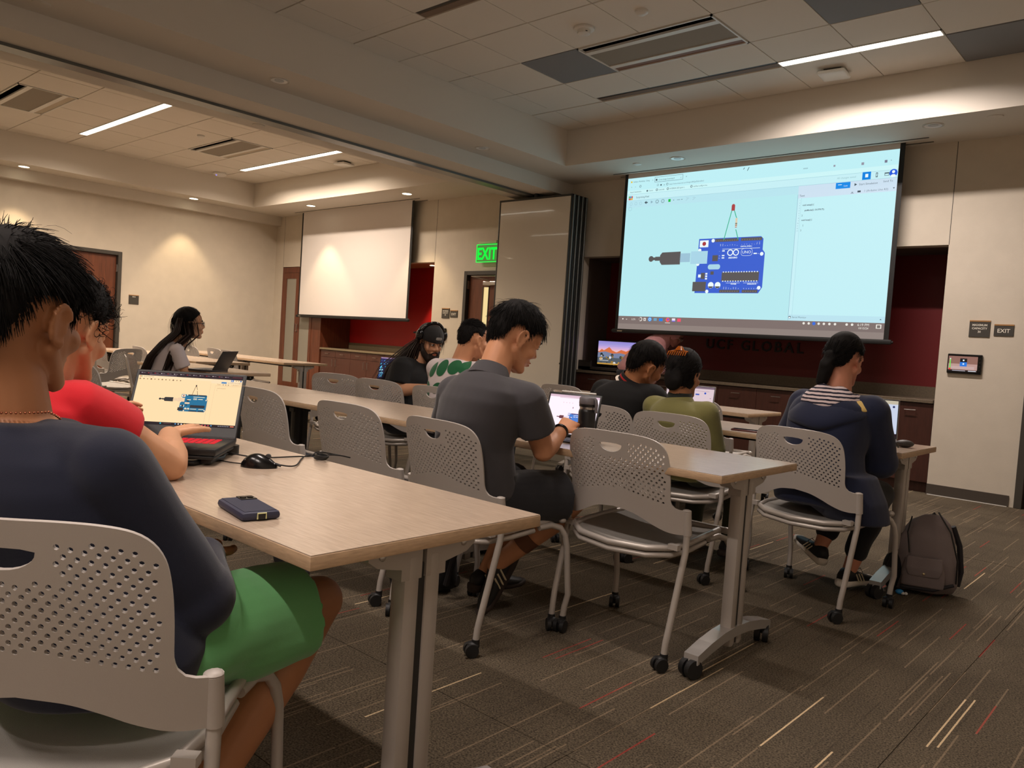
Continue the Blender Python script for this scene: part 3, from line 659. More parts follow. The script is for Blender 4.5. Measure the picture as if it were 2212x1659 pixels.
# ---------------------------------------------------------------- cabinets, counters, closet
def front(mbname, x0, x1, z0, z1, parent, m, handle=None, hm=STEEL):
    o = MB().box(x0+.002, x1-.002, FY+.015, FY+.035, z0+.002, z1-.002, .002).build(mbname, parent, m)
    if handle == 'h':
        c = (x0+x1)/2; MB().tube([(c-.05, FY+.015, (z0+z1)/2), (c-.05, FY-.012, (z0+z1)/2), (c+.05, FY-.012, (z0+z1)/2), (c+.05, FY+.015, (z0+z1)/2)], .0045, 8).build('handle', o, hm)
    elif handle:
        x, zc = handle; MB().tube([(x, FY+.015, zc-.06), (x, FY-.014, zc-.06), (x, FY-.014, zc+.06), (x, FY+.015, zc+.06)], .0045, 8).build('handle', o, hm)
    return o
def base_unit(x0, x1, label, mode):
    CABWOOD = globals()['CABWOOD'] if x0 < -7 else CABSHADE
    t = empty('base_cabinet', ((x0+x1)/2, FY+.3, 0)); tag(t, label, 'cabinet')
    def rel(o): o.location = (-(x0+x1)/2, -(FY+.3), 0); return o
    rel(MB().box(x0, x1, FY+.036, NB-.02, .1, .845).box(x0, x1, FY+.08, NB-.02, 0, .1).build('body', t, CABWOOD))
    xm = (x0+x1)/2
    if mode == 'doors':
        for a, b_ in ((x0, xm), (xm, x1)): rel(front('drawer', a, b_, .72, .845, t, CABWOOD, 'h'))
        rel(front('cabinet_door', x0, xm, .1, .72, t, CABWOOD, (xm-.05, .63))); rel(front('cabinet_door', xm, x1, .1, .72, t, CABWOOD, (xm+.05, .63)))
    else:
        rel(front('cabinet_door', x0, x1, .1, .845, t, CABWOOD, None))
        MB().tube([(-.05, -.30, .775), (-.05, -.32, .775), (.05, -.32, .775), (.05, -.30, .775)], .0045, 8).build('handle', t, STEEL)
xs = [-11.93, -11.05, -10.14, -9.04]
for a, b_, l in zip(xs, xs[1:], ('leftmost', 'middle', 'rightmost')): base_unit(a, b_, 'brown base cabinet under the far counter, %s of three' % l, 'doors')
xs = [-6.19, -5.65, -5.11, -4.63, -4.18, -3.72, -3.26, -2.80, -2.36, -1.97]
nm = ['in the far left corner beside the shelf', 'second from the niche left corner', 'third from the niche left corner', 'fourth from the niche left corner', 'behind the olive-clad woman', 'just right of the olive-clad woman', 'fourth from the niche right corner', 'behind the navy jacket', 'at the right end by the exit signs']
for a, b_, l in zip(xs, xs[1:], nm): base_unit(a, b_, 'brown base cabinet with shade in its colour under the near counter, '+l, 'single')
def counter(x0, x1, label, m):
    t = empty('counter', ((x0+x1)/2, FY+.3, .85)); tag(t, label, 'counter'); hw = (x1-x0)/2
    MB().box(-hw, hw, -.31, .33, 0, .032, .003).build('worktop', t, m)
    MB().box(-hw, hw, .318, .335, .032, .145).build('backsplash', t, m)
counter(-11.94, -9.04, 'olive stone counter along the red wall of the far room', COUNTER)
counter(-6.19, -1.975, 'stone counter in the niche under the projector screen', COUNTERSHADE)
# closet with frosted doors
t = empty('closet', (-12.62, FY+.3, 0)); tag(t, 'tall wooden closet with frosted glass double doors', 'closet')
def rel(o): o.location = (12.62, -(FY+.3), 0); return o
rel(MB().box(-13.26, -11.95, FY+.06, NB-.01, 0, 2.32).build('body', t, CHERRY))
rel(MB().box(-13.27, -13.19, FY-.004, FY+.06, 0, 2.32).box(-12.24, -11.95, FY-.004, FY+.06, 0, 2.32).box(-13.19, -12.24, FY-.004, FY+.06, 2.22, 2.32).build('frame', t, CHERRY))
for a, b_ in ((-13.19, -12.72), (-12.715, -12.24)):
    d = rel(MB().box(a, a+.075, FY-.01, FY+.02, .06, 2.215).box(b_-.075, b_, FY-.01, FY+.02, .06, 2.215).box(a+.075, b_-.075, FY-.01, FY+.02, .06, .19).box(a+.075, b_-.075, FY-.01, FY+.02, 2.11, 2.215).build('closet_door', t, CHERRY))
    MB().box(a+.075, b_-.075, FY+.0, FY+.008, .19, 2.11).build('frosted_pane', d, GLASSF)
    x = b_-.035 if a < -13 else a+.035
    MB().tube([(x, FY-.01, 1.14), (x, FY-.035, 1.14), (x, FY-.035, 1.27), (x, FY-.01, 1.27)], .006, 8).build('handle', d, STEEL)
# wall lettering
t = empty('wall_lettering', (-4.05, NB-.005, 1.32)); tag(t, 'row of raised dark capital letters on the red wall below the projector screen', 'sign')
DARKL = mat('letter_dark', (30, 12, 13), .5)
x = -.655
for ch in 'UCF GLOBAL':
    if ch == ' ': x += .075; continue
    v, f = text_geo(ch, .165, .008, .003); me = bpy.data.meshes.new('letter'); me.from_pydata([(a, b, c) for a, b, c in v], [], f); me.materials.append(DARKL)
    w_ = max(p[0] for p in v); o = link('letter', me, t); o.rotation_euler = (PI/2, 0, 0); o.location = (x, 0, -.058); x += (w_+.028)
# shelf with monitor at the niche's left wall
t = empty('wall_shelf', (-6.0, 8.42, .90)); tag(t, 'dark shelf on the left cheek of the niche holding the monitor', 'shelf')
MB().box(-.19, .4, -.28, .28, .0, .03).build('board', t, mat('shelf_dark', (48, 42, 36), .6)); MB().box(-.19, .0, -.28, -.25, .0, .11).build('edge', t, mat('shelf_dark2', (44, 38, 33), .6))
t = empty('monitor', (-5.78, 8.40, .932), .12); tag(t, 'desktop monitor showing a mountain at sunset', 'monitor')
MB().box(-.10, .10, -.07, .07, 0, .012).build('stand_base', t, BLACK); MB().box(-.02, .02, .01, .03, .01, .1).build('stand_neck', t, BLACK)
MB().box(-.29, .29, -.015, .02, .02, .36, .006).build('housing', t, BLACK)
ui = UI(.54, .30)
for k in range(6): ui.rect(0, .55+k*.075, 1, .55+(k+1)*.075, [(236, 190, 190), (222, 176, 206), (200, 168, 220), (176, 158, 220), (158, 150, 216), (150, 140, 214)][k], 0)
ui.rect(0, 0, 1, .55, (84, 92, 100), 0)
ui.put([(0, .5), (.1, .66), (.16, .60), (.3, .76), (.38, .62), (.5, .54), (.62, .66), (.75, .6), (.85, .68), (1, .55), (1, .42), (0, .42)], (214, 112, 66), 1)
ui.put([(0, .5), (.2, .56), (.4, .48), (.6, .52), (.8, .46), (1, .5), (1, .3), (0, .3)], (120, 130, 160), 2)
for k in range(40): 
    u, v = random.random()*.96, random.random()*.42; ui.circ(u+.02, v+.03, .012+random.random()*.03, random.choice([(60, 66, 66), (40, 48, 50), (190, 140, 60), (150, 120, 60), (222, 222, 226)]), 3, 7)
ui.rect(0, 0, 1, .06, (196, 150, 70), 4); ui.text(.05, .2, '6:18', .02, (255, 250, 246), 5); ui.rect(.05, .16, .3, .175, (240, 240, 240), 5)
o = ui.build('screen_image', t); o.location = (-.27, -.0155, .04)

# signs, panels, outlets
def plaque(name, x, z, wd, ht, lines, label, y=FY, strip=(176, 132, 84), wall='f', col=(62, 58, 52), tl=.022):
    t = empty(name, (x, y, z), 0 if wall == 'f' else PI/2); tag(t, label, 'sign')
    MB().box(-wd/2, wd/2, -.008, 0, -ht/2, ht/2-.012, .001).build('plate', t, mat('plaque_dark', col, .6))
    MB().box(-wd/2, wd/2, -.010, 0, ht/2-.012, ht/2).build('strip', t, mat('plaque_bronze', strip, .4, metal=.3))
    ui = UI(wd, ht); ui.e = .0; n = len(lines)
    mb = MB(); mb.mat(mat('sign_white', (226, 222, 210), .6))
    for i, (s, h, dz) in enumerate(lines):
        vv, ff = text_geo(s, h/.7, 0, .0006); mx = (max(p[0] for p in vv)+min(p[0] for p in vv))/2
        mb.add([(a-mx, -.0085, b+dz) for a, b, c in vv], ff)
    if lines: mb.build('lettering', t)
    return t
MC = lambda k: [('MAXIMUM', .018*k, .024*k), ('CAPACITY', .018*k, -.006*k), ('30', .018*k, -.036*k)]
plaque('capacity_sign', -1.650, 1.563, .166, .150, MC(1), 'square dark sign reading MAXIMUM CAPACITY 30 beside the projector screen')
plaque('exit_plaque', -1.460, 1.556, .152, .104, [('EXIT', .034, -.022)], 'small dark sign reading EXIT at the right photo edge')
plaque('capacity_sign', -8.714, 1.556, .166, .152, MC(1), 'square dark capacity sign left of the corridor door')
plaque('exit_plaque', -8.532, 1.550, .155, .106, [('EXIT', .034, -.022)], 'small dark sign reading EXIT beside the corridor door')
t = plaque('room_sign', XL+.001, 1.488, .16, .155, [('106 B', .016, .038)], 'dark square room sign on the left wall beside the wooden door', y=5.487, wall='l', strip=(190, 168, 110))
def wall_panel(x, z, wd, ht, label, bright):
    t = empty('control_panel', (x, FY, z)); tag(t, label, 'touch panel')
    MB().box(-wd/2, wd/2, -.028, 0, -ht/2, ht/2, .006).build('housing', t, BLACKG)
    ui = UI(wd*.84, ht*.78)
    if bright:
        ui.rect(0, 0, 1, 1, (150, 108, 96), 0, .9); ui.rect(0, .12, 1, .5, (196, 158, 150), .5, .9); ui.rect(.1, .16, .9, .34, (216, 184, 180), .7, .8)
        ui.rect(.4, .62, .64, .86, (20, 22, 26), 1); ui.rect(.4, .34, .64, .62, (40, 120, 220), 1); ui.circ(.52, .74, .03, WH, 2); ui.circ(.52, .5, .03, WH, 2)
        ui.rect(.04, .2, .08, .8, (120, 220, 90), 1); ui.rect(.04, .7, .08, .86, (230, 230, 230), 1); ui.rect(.02, .1, .09, .2, (230, 60, 50), 1); ui.rect(0, 0, 1, .1, (40, 30, 32), 1); ui.rect(.15, .03, .6, .07, (180, 180, 190), 2); ui.rect(.7, .02, .97, .08, (200, 200, 206), 2)
    else:
        ui.rect(0, 0, 1, 1, (34, 22, 22), 0); ui.rect(.45, .1, .95, .8, (52, 46, 44), 1)
        for v in (.62, .45, .28): ui.circ(.62, v, .05, (200, 200, 206), 2)
        for u in (.05, .2, .3, .36): ui.rect(u, .88, u+.05, .94, (220, 220, 220), 2)
        for u in (.74, .82, .9): ui.rect(u, .15, u+.03, .75, (110, 104, 100), 2)
    o = ui.build('screen_image', t); o.location = (-wd*.46, -.0285, -ht*.39)
    for k in range(4): MB().cyl((wd*.44, -.029, ht*(.3-k*.2)), .004, .002, 8, 'y').build('button', t, DARKALU)
wall_panel(-1.742, 1.237, .28, .178, 'black wall touch panel with a lit picture below the capacity sign', True)
wall_panel(-8.81, 1.240, .27, .178, 'black wall touch panel with a dark display in the far room', False)
t = empty('power_outlet', (-9.74, NB-.001, 1.15)); tag(t, 'white wall plate on the red wall of the far room', 'outlet')
MB().box(-.042, .042, -.008, 0, -.062, .062, .002).build('plate', t, WHITEP)
for z in (-.03, .03): MB().box(-.018, .018, -.011, -.008, z-.016, z+.016).build('socket', t, mat('socket_cream', (200, 196, 184), .5))
# green exit sign, hung from the wall above the corridor door
t = empty('exit_sign', (-7.865, 8.03, 2.42)); tag(t, 'glowing green EXIT sign above the corridor door', 'exit sign')
MB().box(-.2, .16, .01, .06, .14, .18, .004).build('mount', t, mat('mount_clear', (206, 196, 176), .3))
G = (40, 226, 72)
MB().box(-.205, .205, -.004, .004, -.125, .125).build('panel', t, _em((96, 158, 74), .62))
mb = MB()
for a in ([(-.205, -.122), (.205, -.122)], [(.205, -.122), (.205, .125)], [(.205, .125), (-.205, .125)], [(-.205, .125), (-.205, -.122)]): mb.tube([(a[0][0], -.006, a[0][1]), (a[1][0], -.006, a[1][1])], .0065, 6)
mb.build('lit_edge', t, _em(G, 1.4))
v, f = text_geo('EXIT', .235, .002, .006); mx = (max(p[0] for p in v))/2
MB().add([((a-mx)*.8, -.007, b-.085) for a, b, c in v], f).build('lettering', t, _em((20, 250, 60), 1.3))
# ================================================================ CHAIRS
def back_point(x, z):
    y = .022-.075*(z-.49)/.35+.85*x*x*(1 if z > .6 else 1)
    if z < .56: y += .0
    return (x, y, z)
def chair_back_mesh():
    half = [(0, .842), (.08, .841), (.14, .836), (.18, .826), (.205, .808), (.220, .78), (.226, .74), (.227, .69), (.225, .64), (.224, .615), (.228, .596), (.238, .584), (.252, .579), (.268, .578), (.276, .574), (.278, .565), (.278, .53), (.276, .494), (.270, .488), (.245, .486), (.225, .487), (.20, .492), (.16, .508), (.12, .528), (.07, .546), (0, .555)]
    def cr(pts):
        out = []
        for q in range(len(pts)-1):
            p0, p1, p2, p3 = pts[max(q-1, 0)], pts[q], pts[q+1], pts[min(q+2, len(pts)-1)]
            n = max(1, int(math.hypot(p2[0]-p1[0], p2[1]-p1[1])/.0085))
            for i in range(n):
                s = i/n; out.append(tuple(.5*(2*p1[k]+(p2[k]-p0[k])*s+(2*p0[k]-5*p1[k]+4*p2[k]-p3[k])*s*s+(3*p1[k]-p0[k]-3*p2[k]+p3[k])*s**3) for k in (0, 1)))
        return out
    right = cr(half); left = [(-a, b) for a, b in cr(half[::-1])]
    outline = right+left
    # drop duplicates at x=0
    poly = []
    for p in outline:
        if not poly or math.hypot(p[0]-poly[-1][0], p[1]-poly[-1][1]) > 1e-4: poly.append(p)
    if math.hypot(poly[0][0]-poly[-1][0], poly[0][1]-poly[-1][1]) < 1e-4: poly.pop()
    holes = []
    for j in range(-45, 46):
        for i in range(-45, 46):
            x, z = .004+i*.0182-j*.0104, .70-i*.0044-j*.0110
            if abs(x) > .207: continue
            lo = .630-.038*(abs(x)/.2)**1.3; hi = .808-.22*max(0, abs(x)-.12)**1.2*2
            if not lo < z < hi: continue
            if abs(x) < .075 and z > .746: continue
            if abs(x) > .190 and z > .775: continue
            holes.append((x, z))
    rh = .0043; polys = [[(x+rh*math.cos(2*PI*k/8), z+rh*1.08*math.sin(2*PI*k/8)) for k in range(8)] for x, z in holes]
    slot = [(.05*math.cos(a), .802 if 0 < a < PI else .802+.030*math.sin(a)) for a in [PI+PI*k/12 for k in range(13)]]
    slot = [(a, b) for a, b in slot]+[(.03, .806), (0, .807), (-.03, .806)]
    slot = [(a, b-.008) for a, b in slot]
    verts = []; edges = []
    for pl in [poly, slot]+polys:
        n0 = len(verts); verts += pl; edges += [(n0+i, n0+(i+1) % len(pl)) for i in range(len(pl))]
    for z in [.50+.02*k for k in range(17)]:     # inner points for curvature
        for x in [-.26+.026*k for k in range(21)]:
            if any(abs(x-hx_) < .018 and abs(z-hz_) < .018 for hx_, hz_ in holes): continue
            def inside(px, pz, P):
                c = False; n = len(P)
                for i in range(n):
                    x1, z1 = P[i]; x2, z2 = P[(i+1) % n]
                    if (z1 > pz) != (z2 > pz) and px < (x2-x1)*(pz-z1)/(z2-z1)+x1: c = not c
                return c
            if inside(x, z, poly) and not inside(x, z, slot) and min(math.hypot(x-a, z-b) for a, b in poly+slot) > .008: verts.append((x, z))
    ov, oe, of, _, _, _ = delaunay_2d_cdt([Vector(v) for v in verts], edges, [], 0, 1e-6)
    P = np.array(poly); S = slot
    def ins(px, pz, P):
        c = False; n = len(P)
        for i in range(n):
            x1, z1 = P[i]; x2, z2 = P[(i+1) % n]
            if (z1 > pz) != (z2 > pz) and px < (x2-x1)*(pz-z1)/(z2-z1)+x1: c = not c
        return c
    H = np.array(holes); fs = []
    for f in of:
        cx = sum(ov[i][0] for i in f)/3; cz = sum(ov[i][1] for i in f)/3
        if np.min((H[:, 0]-cx)**2+(H[:, 1]-cz)**2) < (rh*.93)**2: continue
        if not ins(cx, cz, poly) or ins(cx, cz, S): continue
        fs.append(tuple(f))
    me = bpy.data.meshes.new('backrest'); me.from_pydata([back_point(v[0], v[1]) for v in ov], [], fs)
    bm = bmesh.new(); bm.from_mesh(me)
    bmesh.ops.delete(bm, geom=[v for v in bm.verts if not v.link_faces], context='VERTS')
    bmesh.ops.recalc_face_normals(bm, faces=bm.faces[:])
    if sum(f.normal.y for f in bm.faces) > 0: bmesh.ops.reverse_faces(bm, faces=bm.faces[:])
    th = .007; bm.verts.ensure_lookup_table(); n = len(bm.verts); nor = [v.normal.copy() for v in bm.verts]
    vs = [v.co.copy() for v in bm.verts]; F = [[v.index for v in f.verts] for f in bm.faces]; be = [(e.verts[0].index, e.verts[1].index, e.link_faces[0]) for e in bm.edges if e.is_boundary]
    V = [v+nn*th*.5 for v, nn in zip(vs, nor)]+[v-nn*th*.5 for v, nn in zip(vs, nor)]
    FF = F+[[i+n for i in f][::-1] for f in F]
    for a, b, lf in be:
        idx = [v.index for v in lf.verts]; ia = idx.index(a)
        if idx[(ia+1) % len(idx)] == b: a, b = b, a
        FF.append([a, b, b+n, a+n])
    bm.free(); me2 = bpy.data.meshes.new('backrest'); me2.from_pydata([tuple(v) for v in V], [], FF)
    # ear sleeves that wrap the rear legs
    me2.materials.append(CHAIRP)
    me2.polygons.foreach_set('use_smooth', [True]*len(me2.polygons)); me2.set_sharp_from_angle(angle=R(40)); me2.update()
    return me2
BACKM = chair_back_mesh()
def seat_loop(s=1):
    P = []
    pts = [(-.225, .43, .452), (-.235, .30, .448), (-.24, .16, .438), (-.22, .07, .430), (-.15, .015, .424), (0, -.01, .420), (.15, .015, .424), (.22, .07, .430), (.24, .16, .438), (.235, .30, .448), (.225, .43, .452)]
    return pts
def make_chair():
    t = empty('stacking_chair')
    b = link('backrest', BACKM, t)
    for sx in (-1, 1):
        p0 = back_point(.27*sx, .575); p1 = back_point(.268*sx, .49)
        MB().tube([(.272*sx, p0[1]+.012, .577), (.272*sx, p1[1]+.010, .487)], .0165, 12).ell((.272*sx, p0[1]+.012, .577), (.0165, .0165, .006), None, 12, 6).build('leg_sleeve', t, CHAIRP, 50)
    loop = [Vector(p) for p in seat_loop()]
    # mesh seat with thin slab
    mb = MB(); rows_ = []
    left = loop[:6]; right = loop[5:][::-1]
    vs = []; nx = 8
    for a, c in zip(left, right):
        for k in range(nx+1):
            u = k/nx; p = a.lerp(c, u); p = p.copy(); p.z -= .018*math.sin(PI*u)*(1 if a is not loop[0] else .6); vs.append(p)
    n = len(vs); fs = [(i*(nx+1)+k, i*(nx+1)+k+1, (i+1)*(nx+1)+k+1, (i+1)*(nx+1)+k) for i in range(5) for k in range(nx)]
    mb.add(vs+[v-Vector((0, 0, .012)) for v in vs], fs+[tuple(i+n for i in f[::-1]) for f in fs])
    mb.build('seat', t, MESHS, 60)
    fr = MB().tube(loop, .0125, 8).tube([p-Vector((0, 0, .026)) for p in loop[1:10]], .011, 8)
    fr.tube([(-.245, .445, .452), (.245, .445, .452)], .013, 8).ell((-.25, .445, .452), (.018, .016, .014)).ell((.25, .445, .452), (.018, .016, .014))
    fr.box(-.26, -.22, .05, .075, .43, .45).box(.22, .26, .05, .075, .43, .45)
    fr.build('seat_frame', t, CHAIRF, 50)
    for sx in (-1, 1):
        pr = back_point(.268*sx, .5)
        rear = MB().tube([(.272*sx, pr[1]+.012, .52), (.272*sx, pr[1]+.008, .42), (.266*sx, .022, .15), (.263*sx, .012, .10), (.262*sx, .008, .055)], .0125, 10).build('leg', t, CHAIRF, 50)
        frt = MB().tube([(.235*sx, .33, .430), (.245*sx, .39, .436), (.262*sx, .425, .425), (.272*sx, .445, .395), (.277*sx, .455, .35), (.276*sx, .482, .15), (.270*sx, .473, .10), (.268*sx, .468, .055)], .0125, 10).build('leg', t, CHAIRF, 50)
        for leg, (x, y) in ((rear, (.262*sx, .008)), (frt, (.268*sx, .468))):
            c = MB()
            a = random.uniform(-.5, .5)
            c.M = Matrix.Translation((x, y, 0)) @ Matrix.Rotation(a+(0 if sx > 0 else .6), 4, 'Z')
            c.cyl((-.022, -.016, .025), .025, .016, 18, 'x').cyl((.006, -.016, .025), .025, .016, 18, 'x').box(-.006, .006, -.03, .012, .018, .05, .003)
            c.cyl((0, 0, .035), .015, .028, 12).ell((0, -.008, .04), (.021, .024, .016), None, 12, 8)
            c.build('caster', leg, RUBBER, 40)
    return t
chair0 = make_chair(); first = [True]
def chair(x, y, deg, label, group=None, dark=False, sc=1):
    t = chair0 if first[0] else copy_tree(chair0); first[0] = False
    t.location = (x, y, 0); t.rotation_euler = (0, 0, R(deg)); t['label'] = label; t['category'] = 'chair'
    if group: t['group'] = group
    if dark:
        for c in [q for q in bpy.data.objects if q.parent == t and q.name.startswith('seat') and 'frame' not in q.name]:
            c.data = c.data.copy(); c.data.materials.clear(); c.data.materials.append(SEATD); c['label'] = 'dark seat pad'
    return t
GN = 'grey perforated stacking chairs of the near room'; GF = 'grey perforated stacking chairs of the far room'
chair(-1.309, .378, 42.6, 'grey perforated chair under the person in navy sweatshirt, nearest the camera', GN)
chair(-2.188, 2.045, -4, 'grey perforated chair under the person in the dark grey polo', GN)
chair(-1.668, 2.467, 0, 'empty grey perforated chair at the middle table, right of the grey polo', GN)
chair(-1.434, 3.605, -9, 'grey perforated chair under the person in the navy jacket', GN)
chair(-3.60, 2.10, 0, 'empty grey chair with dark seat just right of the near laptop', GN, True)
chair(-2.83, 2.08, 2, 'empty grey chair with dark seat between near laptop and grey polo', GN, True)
chair(-4.93, 3.50, 20, 'empty grey chair at the third table row, leftmost of three in line', GN)
chair(-4.36, 3.45, 9, 'grey chair in front of the laptop with glowing blue dots', GN)
chair(-3.76, 3.45, 3, 'grey chair under the person in the green-spotted shirt', GN)
chair(-4.02, 5.08, 0, 'empty grey chair in front of the white folding partition', GN)
chair(-2.57, 3.60, 0, 'grey chair under the person in black polo behind the water bottle', GN)
chair(-2.10, 3.58, 2, 'grey chair under the woman in the olive cardigan', GN)
chair(-2.81, 5.10, 0, 'empty grey chair in the front row behind the olive cardigan laptop', GN)
chair(-9.42, 5.02, -4, 'empty grey chair at the right end of the far room table', GF)
chair(-10.02, 5.14, -2, 'empty grey chair second from the right at the far room table', GF)
chair(-10.70, 5.14, -2, 'empty grey chair third from the right at the far room table', GF)
chair(-9.45, 3.92, -4, 'empty grey chair partly hidden behind the long-haired woman', GF)
chair(-7.02, 2.85, -30, 'grey chair under the long-haired woman in the white shirt', GF)
chair(-10.75, 3.85, 25, 'grey chair farthest left in front of the wooden door', GF)
chair(-8.55, 3.42, 118, 'pale grey chair turned sideways at the far left cluster', GF)
chair(-9.55, 3.30, 20, 'grey chair half hidden behind the person in red in the left cluster', GF)
chair(-5.55, 1.95, 2, 'grey chair just behind the shoulder of the person in red', GN)
chair(-2.02, .34, 22, 'grey chair under the person in the red shirt', GN)

# ================================================================ TABLES
def table(x1, y0, y1, L, label, group, dark=False, left=True):
    """x1 right end, L length"""
    t = empty('training_table', (x1-L/2, (y0+y1)/2, 0)); tag(t, label, 'table', group)
    h = L/2; d = (y1-y0)/2
    b = MB(); b.mat(LAMEDGE).box(-h, h, -d, d, .708, .735, .0025); b.mat(LAMIN).box(-h+.002, h-.002, -d+.002, d-.002, .7345, .737)
    b.build('tabletop', t, None, 40)
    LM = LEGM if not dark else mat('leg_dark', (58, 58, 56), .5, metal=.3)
    for sx in (-1, 1):
        if sx < 0 and not left: continue
        x = sx*(h-.075)
        g = MB().box(x-.026, x+.026, -.053, -.006, .05, .69, .016).box(x-.026, x+.026, .006, .053, .05, .69, .016).build('leg', t, LM, 40)
        MB().box(x-.018, x+.018, -.018, .018, .06, .66, .002).build('leg_core', g, mat('leg_core_dark', (40, 38, 36), .6))
        br = MB()
        for s in (-1, 1): br.prism([(s*.006, .708), (s*.15, .708), (s*.15, .685), (s*.125, .668), (s*.062, .655), (s*.062, .63), (s*.006, .63)], .05, 'x', x-.025)
        br.build('bracket', g, LM)
        MB().ell((x+sx*.026, -.115, .69), (.004, .008, .008)).ell((x+sx*.026, .115, .69), (.004, .008, .008)).build('bolt', g, STEEL)
        pts = [(-.30, .072), (-.2, .095), (-.1, .11), (0, .115), (.1, .11), (.2, .095), (.30, .072)]
        poly = [(a, b_+.014) for a, b_ in pts]+[(a, b_-.020+(.0 if abs(a) > .25 else -.004)) for a, b_ in pts[::-1]]
        f = MB().prism(poly, .056, 'x', x-.028).build('foot', t, mat('foot_alu', (196, 192, 188), .25, metal=.5))
        for s in (-1, 1):
            c = MB(); c.M = Matrix.Translation((x, s*.282, 0)) @ Matrix.Rotation(.35*s, 4, 'Z')
            c.cyl((-.026, -.012, .034), .034, .022, 20, 'x').cyl((.006, -.012, .034), .034, .022, 20, 'x').cyl((0, 0, .03), .012, .035, 10).box(-.02, .02, -.03, .015, .04, .058, .006)
            c.build('caster', f, RUBBER, 40)
    MB().box(-h+.12, h-.12, -.05, .03, .672, .706).build('modesty_rail', t, mat('rail_black', (26, 26, 26), .6))
    return t
GT = 'training tables of the near room'; GT2 = 'training tables of the far room'
table(-1.175, .80, 1.44, 1.60, 'nearest training table with the black mouse and blue phone on it', GT)
table(-1.235, 2.475, 3.12, 1.575, 'training table with the tablet and black water bottle, second row', GT)
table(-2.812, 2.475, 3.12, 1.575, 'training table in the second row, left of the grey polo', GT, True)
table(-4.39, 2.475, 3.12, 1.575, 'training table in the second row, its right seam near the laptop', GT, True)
table(-1.115, 4.10, 4.72, 1.60, 'training table in front of the navy jacket with open laptop', GT)
table(-2.718, 4.10, 4.72, 1.60, 'training table in the third row behind the grey polo', GT)
table(-4.32, 4.12, 4.74, 1.60, 'training table holding the laptop with blue dots', GT)
table(-2.62, 5.60, 6.20, 1.50, 'training table in the front row below the projector screen', GT)
table(-4.36, 5.66, 6.26, 1.50, 'training table in the front row beside the folding partition', GT)
table(-8.62, 5.33, 5.97, 1.60, 'training table in the far room near the closet, right end', GT2)
table(-10.23, 5.33, 5.97, 1.60, 'training table in the far room near the closet, left end', GT2)
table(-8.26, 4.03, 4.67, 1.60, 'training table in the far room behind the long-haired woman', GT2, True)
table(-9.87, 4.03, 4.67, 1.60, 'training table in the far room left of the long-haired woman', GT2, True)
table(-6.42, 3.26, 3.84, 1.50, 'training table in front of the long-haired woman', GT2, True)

# ================================================================ LAPTOPS AND SMALL THINGS
def laptop(x, y, z, head, tilt, w_, d_, h_, label, body, screenf, bez=BLACK, kb=None, thick=.018):
    """hinge centre x, y; head = direction of the right edge; tilt = lean of the lid"""
    t = empty('laptop', (x, y, z), head); tag(t, label, 'laptop')
    MB().box(-w_/2, w_/2, -d_, .0, 0, thick, .004).build('base', t, body, 40)
    k = MB()
    nr, nc = 5, 14
    for r in range(nr):
        for c in range(nc):
            x0 = -w_/2+.03+(w_-.06)*c/nc; y0 = -.035-(d_*.42)*(r+1)/nr
            k.box(x0+.0024, x0+(w_-.06)/nc-.0024, y0+.0028, y0+d_*.42/nr-.0028, thick, thick+.0012)
    k.build('keyboard', t, kb or BLACK)
    MB().box(-.055, .055, -d_+.02, -d_+.09, thick, thick+.0008).build('trackpad', t, body)
    lid = empty('lid', (0, -.004, thick)); lid.parent = t; lid.rotation_euler = (-tilt, 0, 0)
    # lid stands up in local z
    MB().box(-w_/2, w_/2, -.001, .006, 0, h_, .003).build('lid_shell', lid, body, 40)
    MB().box(-w_/2+.003, w_/2-.003, -.0018, -.0005, .003, h_-.003).build('bezel', lid, bez)
    o = screenf(); o.parent = lid; return t, lid
def place(o, x, z, y=-.0022): o.location = (x, y, z); return o
